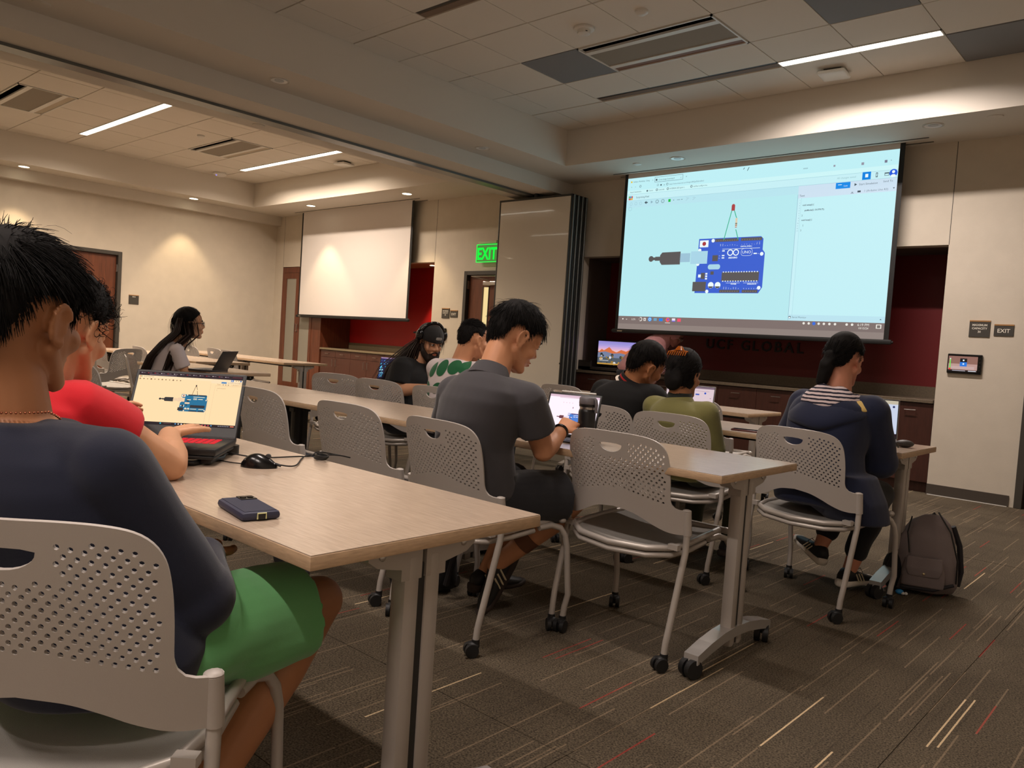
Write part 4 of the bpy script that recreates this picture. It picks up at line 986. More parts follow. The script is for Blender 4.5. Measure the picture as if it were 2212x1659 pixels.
# near gaming laptop with its cooling stand
hx, hy, hz, hh, ht = -2.389, 1.128, .817, .843, .503
def near_screen():
    ui = UI(.321, .1804); ui.e = 1.0; PG = (255, 222, 172)
    ui.rect(0, 0, 1, .052, (24, 14, 24), 0); ui.rect(0, .052, 1, .93, PG, 0, 1.0); ui.rect(0, .925, 1, 1.0, (36, 18, 30), .5)
    ui.rect(0, .88, 1, .925, (252, 226, 184), .7); ui.rect(.70, .84, 1, .925, (250, 224, 184), .8); ui.rect(.745, .055, .7465, .80, (226, 190, 146), 1); ui.rect(.70, .055, .7015, .84, (220, 186, 144), 1)
    ui.rect(.745, .795, 1, .80, (226, 190, 146), 1)
    for k in range(14): ui.rect(.02+k*.062, .967, .03+k*.062, .978, random.choice([(230, 220, 220), (200, 190, 200), (210, 60, 70)]), 2); ui.rect(.034+k*.062, .969, .058+k*.062, .975, (150, 130, 140), 2)
    ui.rect(.1, .938, .36, .946, (150, 130, 140), 2); ui.rect(.9, .97, .99, .975, (150, 60, 70), 2)
    for i, c in enumerate(((205, 90, 60), (226, 150, 50), (90, 150, 90))): ui.rect(.012+i*.008, .89, .018+i*.008, .915, c, 2)
    ui.text(.05, .893, 'Surprising Kaal', .0036, (170, 130, 90), 2)
    for k in range(12): ui.circ(.02+k*.035, .855, .006 if k % 3 else .008, (120, 90, 66) if k % 2 else (160, 128, 96), 2, 8)
    ui.rect(.89, .885, .915, .925, (40, 110, 190), 2); ui.circ(.902, .905, .006, (250, 240, 220), 3); ui.circ(.985, .905, .009, (70, 110, 170), 2); ui.rect(.935, .9, .945, .912, (150, 110, 80), 2); ui.rect(.957, .9, .967, .912, (150, 110, 80), 2)
    ui.rect(.80, .845, .85, .875, (60, 130, 190), 2); ui.put([(.868, .85), (.868, .868), (.876, .859)], (120, 90, 66), 2); ui.text(.883, .852, 'Start Simulation', .0042, (190, 150, 112), 2); ui.text(.97, .852, 'Send', .0036, (190, 150, 112), 2)
    ui.text(.76, .812, 'Text', .0040, (170, 130, 96), 2); ui.text(.895, .812, '1 (Arduino Uno R3)', .0040, (190, 150, 112), 2)
    for u in (.82, .845, .87): ui.circ(u, .82, .005, (110, 80, 60), 2, 6)
    for v, s in ((.74, 'void setup() {'), (.70, '}')): ui.text(.765, v, s, .0036, (180, 140, 104), 2)
    X = lambda u: .21+(u-.123)*1.04; Y = lambda v: .15+(v-.242)*1.06
    X2 = lambda u: .24+(u-.123)*.98; Y2 = lambda v: .27+(v-.242)*.98
    board(ui, X2, Y2, .98, (16, 110, 150), (40, 40, 46), (250, 232, 200), False, (240, 206, 168))
    for a in ((.4305, .562, .453, .735), (.463, .735, .474, .67), (.474, .65, .486, .562)): ui.line(X2(a[0]), Y2(a[1]), X2(a[2]), Y2(a[3]), .0012, (90, 60, 44), 4)
    ui.rect(X2(.452), Y2(.73), X2(.464), Y2(.765), (50, 36, 34), 5)
    ui.circ(.30, .026, .007, (40, 190, 220), 2); ui.rect(.33, .02, .40, .032, (90, 60, 60), 2)
    for k in range(13): ui.circ(.44+k*.028, .026, .0065, random.choice([(240, 240, 240), (230, 190, 80), (220, 70, 90), (90, 170, 230), (250, 250, 250)]), 2, 8)
    for k in range(6): ui.rect(.84+k*.018, .02, .85+k*.018, .03, (190, 190, 200), 2)
    ui.rect(.955, .016, .99, .036, (220, 120, 90), 2)
    return place(ui.build('screen_image', None), -.1605, .0)
KBR = _em((235, 20, 44), .9)
lh = .223
t, lid = laptop(hx, hy, hz-.035-.006, hh, 0, .341, .237, lh, 'black gaming laptop with red-lit keys showing a circuit drawing on a cream page', mat('laptop_black', (26, 26, 28), .4), near_screen, kb=KBR, thick=.02)
lid.rotation_euler = (-ht, 0, 0)
f_ = Vector((-math.sin(hh), math.cos(hh), 0)); upv = Vector((0, 0, 1))*math.cos(ht)+f_*math.sin(ht)
base_pt = Vector((hx, hy, hz))-upv*.034
t.location = base_pt-Vector((0, 0, .02)); lid.location = (0, 0, .02)
for c in lid.children if False else [o for o in bpy.data.objects if o.parent == lid and o.name.startswith('screen_image')]: c.location = (-.1605, -.0022, .034)
MB().box(-.17, .17, -.012, .012, .006, .024, .005).build('hinge_bar', t, mat('hinge_grey', (70, 68, 70), .3, metal=.6), 40)
lz = t.location.z
st = empty('cooling_stand', (t.location.x, t.location.y, .737), hh); tag(st, 'black curved cooling stand beneath the gaming laptop', 'stand')
hgt = lz-.737
MB().box(-.165, .165, -.235, .0, hgt-.012, hgt-.001, .004).build('deck', st, BLACK, 40)
MB().tube([(-.14, .0, .008), (-.16, -.12, .008), (-.11, -.235, .008), (0, -.25, .008), (.11, -.235, .008), (.16, -.12, .008), (.14, .0, .008)], .0075, 10).build('foot_ring', st, BLACK, 40)
MB().box(.125, .155, -.22, -.01, .004, hgt-.010, .003).box(-.155, -.125, -.22, -.01, .004, hgt-.010, .003).build('side_rail', st, BLACK, 40)
MB().cyl((.15, .02, .0), .026, .028, 20).build('knob', st, BLACK, 40)
# mouse, cables, phone
t = empty('computer_mouse', (-2.035, 1.195, .737), R(-45)); tag(t, 'glossy black wired mouse on the nearest table', 'mouse')
b = MB(); n = 20; rings = []
for i in range(13):
    u = i/12; yy = -.050+.100*u; wd = .033*(math.sin(PI*min(max(u, .03), .97)))**.45*(1-.12*u); hg = .045*(math.sin(PI*min(max(u*.92+.04, .02), .98)))**.6*(1.05-.35*u)
    rings.append([(wd*math.cos(PI*j/n), yy, max(0, hg*math.sin(PI*j/n))) for j in range(n+1)])
vs = [p for r in rings for p in r]; fs = [(i*(n+1)+j, i*(n+1)+j+1, (i+1)*(n+1)+j+1, (i+1)*(n+1)+j) for i in range(12) for j in range(n)]
b.add(vs, [f[::-1] for f in fs]+[tuple(range(n+1)), tuple(12*(n+1)+j for j in range(n+1))[::-1]]).build('shell', t, mat('mouse_black', (14, 14, 15), .22), 60)
b.__init__(); b.cyl((-.004, .024, .032), .008, .008, 14, 'x').build('scroll_wheel', t, mat('wheel_grey', (60, 60, 62), .5))
MB().tube([(0, .046, .012), (.004, .062, .008)], .004, 8).build('cable_boot', t, RUBBER)
def cable(pts, r, label, m=RUBBER):
    from mathutils.geometry import interpolate_bezier
    P = [Vector(p) for p in pts]; out = []
    for i in range(len(P)-1):
        p0 = P[i-1] if i else P[i]; p1, p2 = P[i], P[i+1]; p3 = P[i+2] if i+2 < len(P) else P[i+1]
        for k in range(8):
            s = k/8; out.append(.5*((2*p1)+(p2-p0)*s+(2*p0-5*p1+4*p2-p3)*s*s+(3*p1-p0-3*p2+p3)*s**3))
    out.append(P[-1]); o = MB().tube(out, r, 6).build('cable', None, m, 60); tag(o, label, 'cable'); return o
cable([(-1.998, 1.238, .746), (-1.99, 1.285, .742), (-2.14, 1.42, .741), (-2.10, 1.50, .745), (-2.05, 1.525, .742)], .0022, 'black mouse cable looping from the mouse to the cable bundle')
cable([(-2.235, 1.20, .752), (-2.17, 1.27, .741), (-2.14, 1.39, .741), (-2.13, 1.43, .741), (-2.19, 1.50, .742), (-2.09, 1.515, .744)], .0022, 'black cable running from the laptop stand to the table edge')
cable([(-2.235, 1.19, .748), (-2.19, 1.15, .741), (-2.13, 1.15, .741), (-2.07, 1.18, .741)], .0018, 'short thin cable passing behind the mouse')
bt = MB()
for k in range(4):
    a = .5*k; bt.tube([(.03*math.cos(q)*(1+.1*k), .016*math.sin(q)+.002*k, .006+.003*k) for q in [2*PI*j/20 for j in range(20)]], .0025, 6, closed=True)
o = bt.build('cable_bundle', None, RUBBER, 60); o.location = (-2.07, 1.425, .737); o.rotation_euler = (0, 0, -.3); tag(o, 'coiled black cable bundle at the far edge of the nearest table', 'cable')
t = empty('phone', (-1.535, .880, .737), R(-10)); tag(t, 'dark blue phone in a thick case lying face down on the nearest table', 'phone')
NV = mat('case_navy', (50, 52, 74), .6)
MB().box(-.082, .082, -.042, .042, 0, .019, .0085).build('case', t, NV, 40)
MB().box(-.074, .074, -.034, .034, .0185, .0198, .001).build('case_back', t, mat('case_back', (44, 46, 66), .7))
g = MB().box(-.076, -.040, -.002, .034, .0195, .0215, .004).build('camera_plate', t, mat('cam_black', (16, 16, 20), .2))
MB().cyl((-.058, .024, .021), .007, .002, 16).cyl((-.058, .008, .021), .007, .002, 16).build('lens', g, BLACKG, 40)
MB().tube([(.0825, -.009, .004), (.0825, -.009, .016), (.0825, .009, .016), (.0825, .009, .004)], .0018, 6).build('port_trim', t, mat('trim_lime', (206, 206, 150), .5))
MB().box(.0815, .0835, -.007, .007, .003, .014).build('port_cover', t, BLACK)

# second row: tablet on stand and bottle
t = empty('tablet', (-2.135, 2.76, .737), R(16)); tag(t, 'upright tablet with a bright page and white stylus on its top edge', 'tablet')
k = empty('lid', (0, 0, .01)); k.parent = t; k.rotation_euler = (R(-22), 0, 0); k.name = 'tablet_body'
MB().box(-.128, .128, -.004, .006, 0, .205, .005).build('housing', k, BLACK, 40)
ui = UI(.238, .182); PK = (255, 240, 250)
ui.rect(0, 0, 1, 1, PK, 0, 1.05); ui.rect(0, .94, 1, 1, (222, 190, 206), 1); ui.rect(.2, .92, .8, .935, (226, 200, 214), 1)
for q in range(4): ui.circ(.3+q*.06, .80, .01, (236, 206, 220), 1, 8)
board(ui, lambda u: .22+(u-.123)*1.02, lambda v: .2+(v-.242)*1.0, 1, (74, 128, 214), (110, 60, 70), (250, 244, 255), False, (240, 226, 240))
ui.rect(.7, .5, .84, .52, (242, 214, 224), 1); ui.rect(.7, .6, .8, .62, (242, 214, 224), 1); ui.rect(.5, .66, .515, .70, (150, 110, 130), 1)
o = ui.build('screen_image', k); o.location = (-.119, -.0045, .011)
MB().cyl((-.07, .001, .211), .0045, .165, 12, 'x').build('stylus', k, WHITEP, 40)
MB().box(-.125, .125, -.15, .012, .0, .008, .003).build('keyboard_base', t, BLACK, 40)
kk = MB()
for r in range(5):
    for c in range(13): kk.box(-.115+c*.0177, -.115+c*.0177+.015, -.12+r*.02, -.12+r*.02+.017, .008, .0095)
kk.build('keyboard', t, mat('key_dark', (34, 34, 36), .5))
MB().box(-.06, .06, .056, .064, .0, .085).build('stand_flap', t, BLACK)
t = empty('water_bottle', (-1.968, 2.672, .737)); t.scale = (.88, .88, .84); tag(t, 'black insulated water bottle with grey lid on the second table row', 'bottle')
MB().lathe([(.036, 0), (.041, .004), (.042, .02), (.042, .165), (.040, .175), (.037, .18)], n=32).build('body', t, mat('bottle_black', (20, 20, 22), .35), 50)
MB().lathe([(.037, .18), (.038, .186), (.037, .192)], n=32).build('steel_collar', t, STEEL, 50)
MB().lathe([(.040, .192), (.041, .20), (.041, .205)], n=32).build('gasket', t, BLACK, 50)
GL = mat('lid_grey', (104, 100, 104), .5)
lidb = MB().lathe([(.041, .206), (.042, .21), (.041, .236), (.034, .242)], n=32).build('lid', t, GL, 50)
MB().tube([(.036, .0, .236), (.047, .0, .228), (.052, .0, .205), (.051, .0, .165)], [.007, .008, .008, .006], 8).build('carry_loop', lidb, GL, 40)
# other laptops
def page_screen(w_, h_, kind):
    def f():
        ui = UI(w_, h_); ui.e = 1
        if kind == 'dots':
            ui.rect(0, 0, 1, 1, (48, 44, 84), 0, 1); ui.rect(0, .96, 1, 1, (190, 150, 190), 1)
            for k in range(110):
                u = random.random()**1.6*.9+.03; v = random.random()*.88+.03; r = random.uniform(.006, .02)*(1.2-u*.7)
                ui.circ(u, v, r, random.choice([(60, 210, 240), (120, 226, 250), (70, 150, 230), (180, 240, 255), (60, 110, 190)]), 2, 6)
        elif kind == 'pink':
            ui.rect(0, 0, 1, 1, (226, 204, 212), 0, .95); ui.rect(0, .93, 1, 1, (120, 100, 116), 1); ui.rect(.04, .84, .9, .852, (180, 150, 166), 1)
            ui.rect(.62, .7, .70, .75, (60, 90, 180), 1); ui.circ(.82, .78, .022, (40, 80, 190), 1); ui.rect(.93, .6, .95, .62, (120, 90, 120), 1)
            for q in range(6): ui.rect(.05, .7-q*.09, .3+.2*random.random(), .715-q*.09, (196, 170, 186), 1)
        else:
            ui.rect(0, 0, 1, 1, (206, 216, 238), 0, .95); ui.rect(0, .90, 1, 1, (196, 186, 164), 1); ui.rect(0, 0, 1, .09, (40, 20, 30), 1)
            ui.rect(.04, .78, .8, .80, (150, 160, 190), 1); ui.rect(.62, .80, .70, .86, (60, 100, 190), 2); ui.circ(.93, .83, .02, (30, 40, 90), 2)
            for r in range(4):
                for c in range(5): ui.circ(.18+c*.16, .64-r*.15, .018, random.choice([(40, 40, 60), (60, 70, 130), (120, 130, 150)]), 2, 8)
        o = ui.build('screen_image', None); return place(o, -w_/2, .012)
    return f
SIL = mat('laptop_silver', (170, 168, 166), .35, metal=.4)
laptop(-5.47, 4.50, .737, R(30), R(20), .33, .22, .215, 'silver laptop showing glowing blue dots on a dark screen', SIL, page_screen(.315, .197, 'dots'))
laptop(-2.535, 4.52, .737, R(18), R(22), .32, .22, .215, 'silver laptop with a pale pink page beside the woman in olive', SIL, page_screen(.305, .195, 'pink'))
laptop(-1.45, 4.60, .737, R(18), R(14), .32, .22, .225, 'silver laptop with a grid of small icons beside the navy jacket', SIL, page_screen(.305, .205, 'grid'))
laptop(-6.55, 3.42, .737, R(-50), R(28), .34, .23, .19, 'dark laptop seen from the side in front of the long-haired woman', mat('laptop_dk', (58, 56, 58), .5), page_screen(.32, .165, 'dots'))
laptop(-9.36, 7.1-2.0, .47, R(0), R(80), .32, .22, .0101, 'closed silver laptop resting on a far room chair seat', SIL, lambda: MB().box(0, .001, 0, .001, 0, .001).build('screen_image', None, BLACK)) if False else None
t = empty('phone', (-1.975, 4.20, .737), R(12)); tag(t, 'dark red phone lying on the table behind the olive sleeve', 'phone')
MB().box(-.075, .075, -.037, .037, 0, .010, .004).build('case', t, mat('case_maroon', (84, 34, 34), .4), 40)
MB().box(-.07, .07, -.033, .033, .0098, .0108).build('glass', t, BLACKG)
t = empty('earbud_case', (-1.20, 4.44, .737), R(30)); tag(t, 'small grey rounded case by the table end near the navy jacket', 'case')
MB().ell((0, 0, .02), (.045, .03, .02)).build('shell', t, mat('case_grey', (66, 60, 56), .5), 60)
MB().tube([(.045*math.cos(a), .03*math.sin(a), .021) for a in [2*PI*k/24 for k in range(24)]], .0012, 5, closed=True).build('seam', t, BLACK)

# backpacks
def backpack(loc, rz, sc, cols, label, detail=True):
    t = empty('backpack', loc, rz); tag(t, label, 'backpack'); MF, MD = cols
    def fold(co):
        x, y, z = co.T; return .006*np.sin(18*z+9*x+3*np.sin(14*y))+.004*np.sin(31*x-17*z)
    b = MB()
    b.loft([((0, 0, .01), (.165*sc, 0, 0), (0, .10*sc, 0)), ((0, 0, .06*sc), (.185*sc, 0, 0), (0, .125*sc, 0)), ((0, .0, .20*sc), (.175*sc, 0, 0), (0, .115*sc, 0)), ((.01, .01, .32*sc), (.145*sc, 0, 0), (0, .09*sc, 0)), ((.025, .02, .40*sc), (.10*sc, 0, 0), (0, .06*sc, 0)), ((.035, .025, .44*sc), (.04*sc, 0, 0), (0, .025*sc, 0))], 32, 2.6)
    link('body', vox(b, .008, 5, MF, 'body', fold), t)
    if detail:
        p = MB().loft([((.0, -.125*sc, .05), (.10, 0, 0), (0, .03, 0)), ((.0, -.13*sc, .12), (.10, 0, 0), (0, .035, 0)), ((0, -.115*sc, .19), (.085, 0, 0), (0, .025, 0))], 24, 4)
        link('front_pocket', vox(p, .006, 4, MF, 'front_pocket'), t)
        f = MB().loft([((0, -.150*sc, .205), (.080, 0, 0), (0, .012, 0)), ((0, -.168*sc, .15), (.085, 0, 0), (0, .008, 0)), ((0, -.166*sc, .11), (.072, 0, 0), (0, .006, 0))], 24, 5)
        q = link('pocket_flap', vox(f, .005, 3, MF, 'pocket_flap'), t)
        MB().ell((0, -.175*sc, .125), (.007, .004, .007)).build('snap', q, mat('snap_brass', (206, 190, 150), .3, metal=.8), 40)
        MB().tube([(-.07, -.10, .40), (-.085, -.125, .32), (-.07, -.14, .22)], .004, 6).tube([(.05, -.06, .43), (.11, -.09, .34), (.15, -.09, .2), (.155, -.07, .08)], .004, 6).build('zipper', t, BLACK, 40)
        MB().tube([(.13, .04, .35), (.17, .06, .25), (.185, .05, .12), (.17, .02, .05)], .014, 8).build('side_strap', t, MD, 40)
        MB().tube([(.015, .035, .375), (.04, .04, .405), (.065, .045, .375)], .008, 8).build('carry_handle', t, MD, 40)
        MB().tube([(-.13, -.09, .22), (-.16, -.10, .12), (-.13, -.11, .03)], .012, 8).tube([(-.10, -.13, .04), (.05, -.135, .045), (.14, -.11, .08)], .009, 8).build('strap', t, MD, 40)
        MB().ell((-.135, -.05, .10), (.05, .07, .10)).build('side_pouch', t, MD, 40)
        MB().ell((-.10, -.15, .015), (.02, .014, .013)).build('charm', t, mat('charm_blue', (40, 130, 190), .5), 40)
        MB().ell((-.085, -.155, .010), (.009, .009, .008)).ell((-.07, -.15, .010), (.009, .009, .008)).build('charm_bead', t, WHITEP, 40)
    else:
        MB().tube([(-.05, -.12, .38), (0, -.14, .30), (.05, -.13, .2)], .003, 6).build('zipper', t, STEEL, 40)
        MB().tube([(.1, -.11, .36), (.15, -.13, .2), (.12, -.12, .06)], .014, 8).build('strap', t, MD, 40)
    return t
backpack((-1.075, 4.47, 0), R(18), .9, (mat('pack_grey', (122, 110, 108), .85, bump=.3, bscale=400), mat('pack_black', (30, 27, 30), .8)), 'grey canvas backpack standing on the carpet at the right')
backpack((-2.63, 2.40, 0), R(40), .85, (mat('pack_dark', (24, 23, 26), .8, bump=.3, bscale=300), mat('pack_black', (30, 27, 30), .8)), 'black backpack on the floor beneath the second table row', False)
# ================================================================ PEOPLE
V3 = Vector
def hd(h): h = R(h); return V3((-math.sin(h), math.cos(h), 0)), V3((math.cos(h), math.sin(h), 0))
def rotm(h, p, r=0):
    return (Matrix.Rotation(R(h), 3, 'Z') @ Matrix.Rotation(R(-p), 3, 'X') @ Matrix.Rotation(R(r), 3, 'Y'))
def skin(c): return mat('skin_%d_%d_%d' % c, c, .55, bump=.04, bscale=350, nscale=9, namt=.06)
def cloth(n, c, **k): return mat('cloth_'+n, c, .92, bump=k.pop('bump', .12), bscale=k.pop('bscale', 700), sheen=k.pop('sheen', .15), **k)
HAIRB = mat('hair_black', (15, 12, 11), .78, spec=.22); HAIRD = mat('hair_dark_brown', (38, 28, 22), .65, spec=.3); HAIRL = mat('hair_long_brown', (44, 29, 21), .6, spec=.3)

def head_geo(mb, c, Rm, s=1.0, nose=1.0, ears=(1, -1)):
    def T(p): return V3(c)+Rm @ (V3(p)*s)
    def E(p, r, rr=None): mb.ell(T(p), tuple(q*s for q in r), Rm @ rr if rr else Rm, 24, 16)
    def C(a, ra, b, rb): mb.cap(T(a), ra*s, T(b), rb*s, 12, 4)
    E((0, -.014, .030), (.075, .097, .092)); E((0, .024, -.02), (.064, .066, .092)); E((0, .040, -.060), (.050, .046, .052))
    E((0, .070, -.098), (.024, .020, .018)); E((0, .060, .045), (.058, .034, .045))
    for k in (-1, 1):
        C((.060*k, -.004, -.048), .016, (.022*k, .066, -.100), .018); E((.036*k, .062, -.028), (.028, .026, .026))
        E((.031*k, .078, .006), (.016, .013, .011)); C((.014*k, .088, .020), .009, (.050*k, .072, .022), .009)
        E((.012*k, .094, -.030), (.009, .011, .008)); E((.018*k, .080, -.060), (.014, .012, .010))
        if k in ears:
            er = Matrix.Rotation(R(-22*k), 3, 'Z') @ Matrix.Rotation(R(8), 3, 'X')
            for a in range(10):
                t0, t1 = R(-100+a*26), R(-100+(a+1)*26)
                p = lambda t: V3((.078*k+.010*k*abs(math.sin(t*.5+.6)), -.012-.0+.020*(-math.cos(t))*1.0, -.006+.031*math.sin(t)))
                C(p(t0), .0052, p(t1), .0052)
            E((.077*k, -.010, -.008), (.006, .019, .027), er); E((.080*k, -.006, -.036), (.006, .009, .010))
            C((.080*k, -.020, -.022), .004, (.082*k, -.018, .012), .004)
    C((0, .088, .012), .0075, (0, .108*nose+.0*s, -.022), .010); C((0, .104*nose, -.022), .010, (0, .094, -.034), .008)
    C((-.018, .086, -.056), .006, (.018, .086, -.056), .006); E((0, .093, -.0555), (.017, .008, .0055)); E((0, .092, -.0685), (.016, .009, .007))
HL = [(0, .50), (35, .44), (58, .30), (70, -.02), (80, -.30), (88, -.22), (96, .10), (112, .02), (128, -.42), (150, -.62), (180, -.66)]
def hair_mask(d, lift=0, hl=HL):
    a = math.degrees(math.atan2(abs(d[0]), d[1])); 
    for (a0, z0), (a1, z1) in zip(hl, hl[1:]):
        if a0 <= a <= a1: t = z0+(z1-z0)*(a-a0)/(a1-a0); break
    return min(1, max(0, (d[2]-(t+lift))/.10+.5))
def nz(p, f=1): return math.sin(11*f*p[0]+5*p[1])*math.sin(13*f*p[1]-7*p[2]+1.3)+.5*math.sin(29*f*p[2]+17*p[0])*math.sin(23*f*p[0]-9*p[1])
def hair_cap(c, Rm, s, th, hl=HL, lift=0, back=1.0, wob=.012, ctr=(0, -.014, .032), nu=64, nv=44):
    vs = []
    for i in range(nv+1):
        ph = PI*i/nv
        for j in range(nu):
            az = 2*PI*j/nu; d = V3((math.sin(ph)*math.cos(az), math.sin(ph)*math.sin(az), math.cos(ph)))
            m = hair_mask(d, lift, hl); rz = .096+(.034*back if d.z < 0 and d.y < .1 else 0)
            k = (1+th*(.45+.55*max(0, d.z+.35)))*m+.62*(1-m)+wob*nz(d, 1.2)*m
            vs.append(V3(c)+Rm @ ((V3(ctr)+V3((d.x*.079*k, d.y*.101*k, d.z*rz*k)))*s))
    mb = MB(); mb.add(vs, [(i*nu+j, (i+1)*nu+j, (i+1)*nu+(j+1) % nu, i*nu+(j+1) % nu) for i in range(nv) for j in range(nu)])
    return mb
def strands(mb, c, Rm, s, n, length, th, rad=.0011, hl=HL, lift=0, seg=5, curl=.0, crown=(0.1, -.55, .83), lift0=.35, grav=.25, spread=.25, back=1.0, ctr=(0, -.014, .032), keep=None):
    pts = []
    tries = 0
    while len(pts) < n and tries < n*8:
        tries += 1; d = V3(rng.normal(size=3)).normalized()
        if hair_mask(d, lift, hl) < .6: continue
        if keep and not keep(d): continue
        pts.append(d)
    D = np.array([tuple(p) for p in pts]); N = len(D)
    rz = np.where((D[:, 2] < 0) & (D[:, 1] < .1), .096+.034*back, .096)
    rad3 = np.stack([np.full(N, .079), np.full(N, .101), rz], 1); C0 = np.array(ctr)
    P = D*rad3*(1+th*.5); cr = np.array(V3(crown).normalized())
    nrm = D/rad3; nrm /= np.linalg.norm(nrm, axis=1)[:, None]
    tan = D-cr; tan -= (tan*nrm).sum(1)[:, None]*nrm; tan /= np.linalg.norm(tan, axis=1)[:, None]+1e-6
    dr = tan+nrm*lift0+rng.normal(size=(N, 3))*spread; dr /= np.linalg.norm(dr, axis=1)[:, None]
    L = length*(.6+.6*rng.random(N)); line = [P.copy()]; ax = rng.normal(size=(N, 3)); ph = rng.random(N)*6.28
    for k in range(seg):
        P = P+dr*(L/seg)[:, None]; dr = dr+np.array([0, 0, -grav]); 
        if curl: dr = dr+np.cross(dr, ax/np.linalg.norm(ax, axis=1)[:, None])*curl
        dr /= np.linalg.norm(dr, axis=1)[:, None]
        q = P/(rad3*(1+th*(.35+.1*k/seg))); ql = np.linalg.norm(q, axis=1); ins = ql < 1
        P[ins] = P[ins]/ql[ins][:, None]
        line.append(P.copy())
    M3 = np.array(Rm)*s; ring = []
    a1 = np.cross(dr, [0.3, .5, .8]); a1 /= np.linalg.norm(a1, axis=1)[:, None]; a2 = np.cross(dr, a1)
    allv = []
    for k, Pk in enumerate(line):
        rr = rad/s*(1-.75*k/seg)*(.7+.6*rng.random(N))
        for q in range(3):
            an = q*2.094; v = Pk+(a1*math.cos(an)+a2*math.sin(an))*rr[:, None]
            allv.append((v+C0) @ M3.T+np.array(c))
    A = np.stack(allv, 1)   # N, (seg+1)*3, 3
    n0 = len(mb.v); mb.v += [tuple(x) for x in A.reshape(-1, 3)]; per = (seg+1)*3
    F = []
    base = [(k*3+q, k*3+(q+1) % 3, (k+1)*3+(q+1) % 3, (k+1)*3+q) for k in range(seg) for q in range(3)]
    for i in range(N):
        o = n0+i*per; F += [(a+o, b+o, c_+o, d_+o) for a, b, c_, d_ in base]
    mb.f += F; mb.m += [mb.cur]*len(F); return mb
def folds(a=.004, f=1.0, seed=0, sx=1):
    def g(co):
        x, y, z = co.T
        return a*(np.sin(21*f*z+14*f*x*sx+3*np.sin(9*f*y+seed)+seed)*.6+np.sin(37*f*z-19*f*y+2*np.sin(13*f*x+seed))*.4)*(.5+.5*np.sin(5*z*f+7*x+seed))
    return g
def hand(mb, wr, kn, up, spread=.010, curl=(.2, .4, .5), side=1, s=1.0, thumb=1):
    """wr wrist, kn end of palm (knuckles); up = back of hand direction; side=+1 right hand"""
    wr, kn = V3(wr), V3(kn); d = (kn-wr).normalized(); up = V3(up); up = (up-d*up.dot(d)).normalized(); x = d.cross(up)*side*1.0
    mb.loft([(wr, x*.026*s, up*.018*s), (wr.lerp(kn, .3), x*.034*s, up*.016*s), (wr.lerp(kn, .75), x*.042*s, up*.014*s), (kn, x*.042*s, up*.011*s)], 20, 2.4)
    for i, ln in enumerate((.068, .076, .070, .055)):
        o = (-.030+.0205*i)*s; b = kn+x*o*-1-d*.008; sp = -x*(o*.30)
        p = b; dr = (d+sp*4).normalized(); r = .0088*s
        for k, (fr, cu) in enumerate(zip((.45, .32, .23), curl)):
            dr = (dr*math.cos(cu)-up*math.sin(cu)).normalized() if k or True else dr
            q = p+dr*ln*fr*s; mb.cap(p, r, q, r*.92, 10, 4); p = q; r *= .92
    if thumb:
        b = wr.lerp(kn, .28)+x*.028*s; p1 = b+(d*.6+x*.75-up*.15).normalized()*.038*s; p2 = p1+(d*.95+x*.2-up*.25).normalized()*.034*s; p3 = p2+(d*1-up*.3).normalized()*.024*s
        mb.cap(b, .012*s, p1, .011*s, 10, 4); mb.cap(p1, .010*s, p2, .0095*s, 10, 4); mb.cap(p2, .0095*s, p3, .0085*s, 10, 4)
def shoe(P, ank, toe, mu, ms, stripe=None, s=1.0, low=True, up=None, laces=False):
    ank, toe = V3(ank), V3(toe); d = (toe-ank); 
    up = V3(up) if up else V3((0, 0, 1)); dn = (d-up*d.dot(up)).normalized(); x = dn.cross(up).normalized()
    h = .075*s; base = ank-up*h
    def at(u, w_, hh, z0=0): return (base+dn*u*s+up*(z0+hh/2)*s, x*w_*s, up*(hh/2)*s)
    mb = MB().loft([at(-.068, .012, .03, .02), at(-.060, .028, .065, .012), at(-.03, .036, .085, .01), at(.01, .038, .085, .01), at(.06, .040, .062, .01), at(.11, .046, .045, .01), at(.155, .044, .034, .01), at(.19, .030, .024, .01), at(.205, .010, .012, .012)], 20, 2.6)
    o = P('shoe', mb.mesh('shoe', 60)); o.data.materials.append(mu)
    sb = MB().loft([at(-.078, .012, .024, .004), at(-.068, .032, .042), at(-.03, .041, .040), at(.06, .045, .032), at(.12, .051, .028), at(.17, .047, .028, .002), at(.205, .031, .024, .008), at(.218, .008, .012, .014)], 20, 3)
    q = link('sole', sb.mesh('sole', 60), o); q.data.materials.append(ms)
    if stripe:
        st = MB()
        for k in range(3):
            for sd in (-1, 1):
                u = .02+.022*k; a = base+dn*(u+.018)*s+x*sd*.041*s+up*.020*s; b = base+dn*(u-.012)*s+x*sd*.036*s+up*.068*s
                st.tube([a, b], .0042*s, 5)
        link('stripe', st.mesh('stripe', 40), o).data.materials.append(stripe)
    if laces:
        lc = MB(); a = base+dn*.05*s+up*.075*s
        for k in (-1, 1): lc.tube([a, a+x*k*.03+up*.02, a+x*k*.045-up*.0, a+x*k*.03-up*.015], .0022, 5)
        link('laces', lc.mesh('laces', 40), o).data.materials.append(BLACK)
    return o
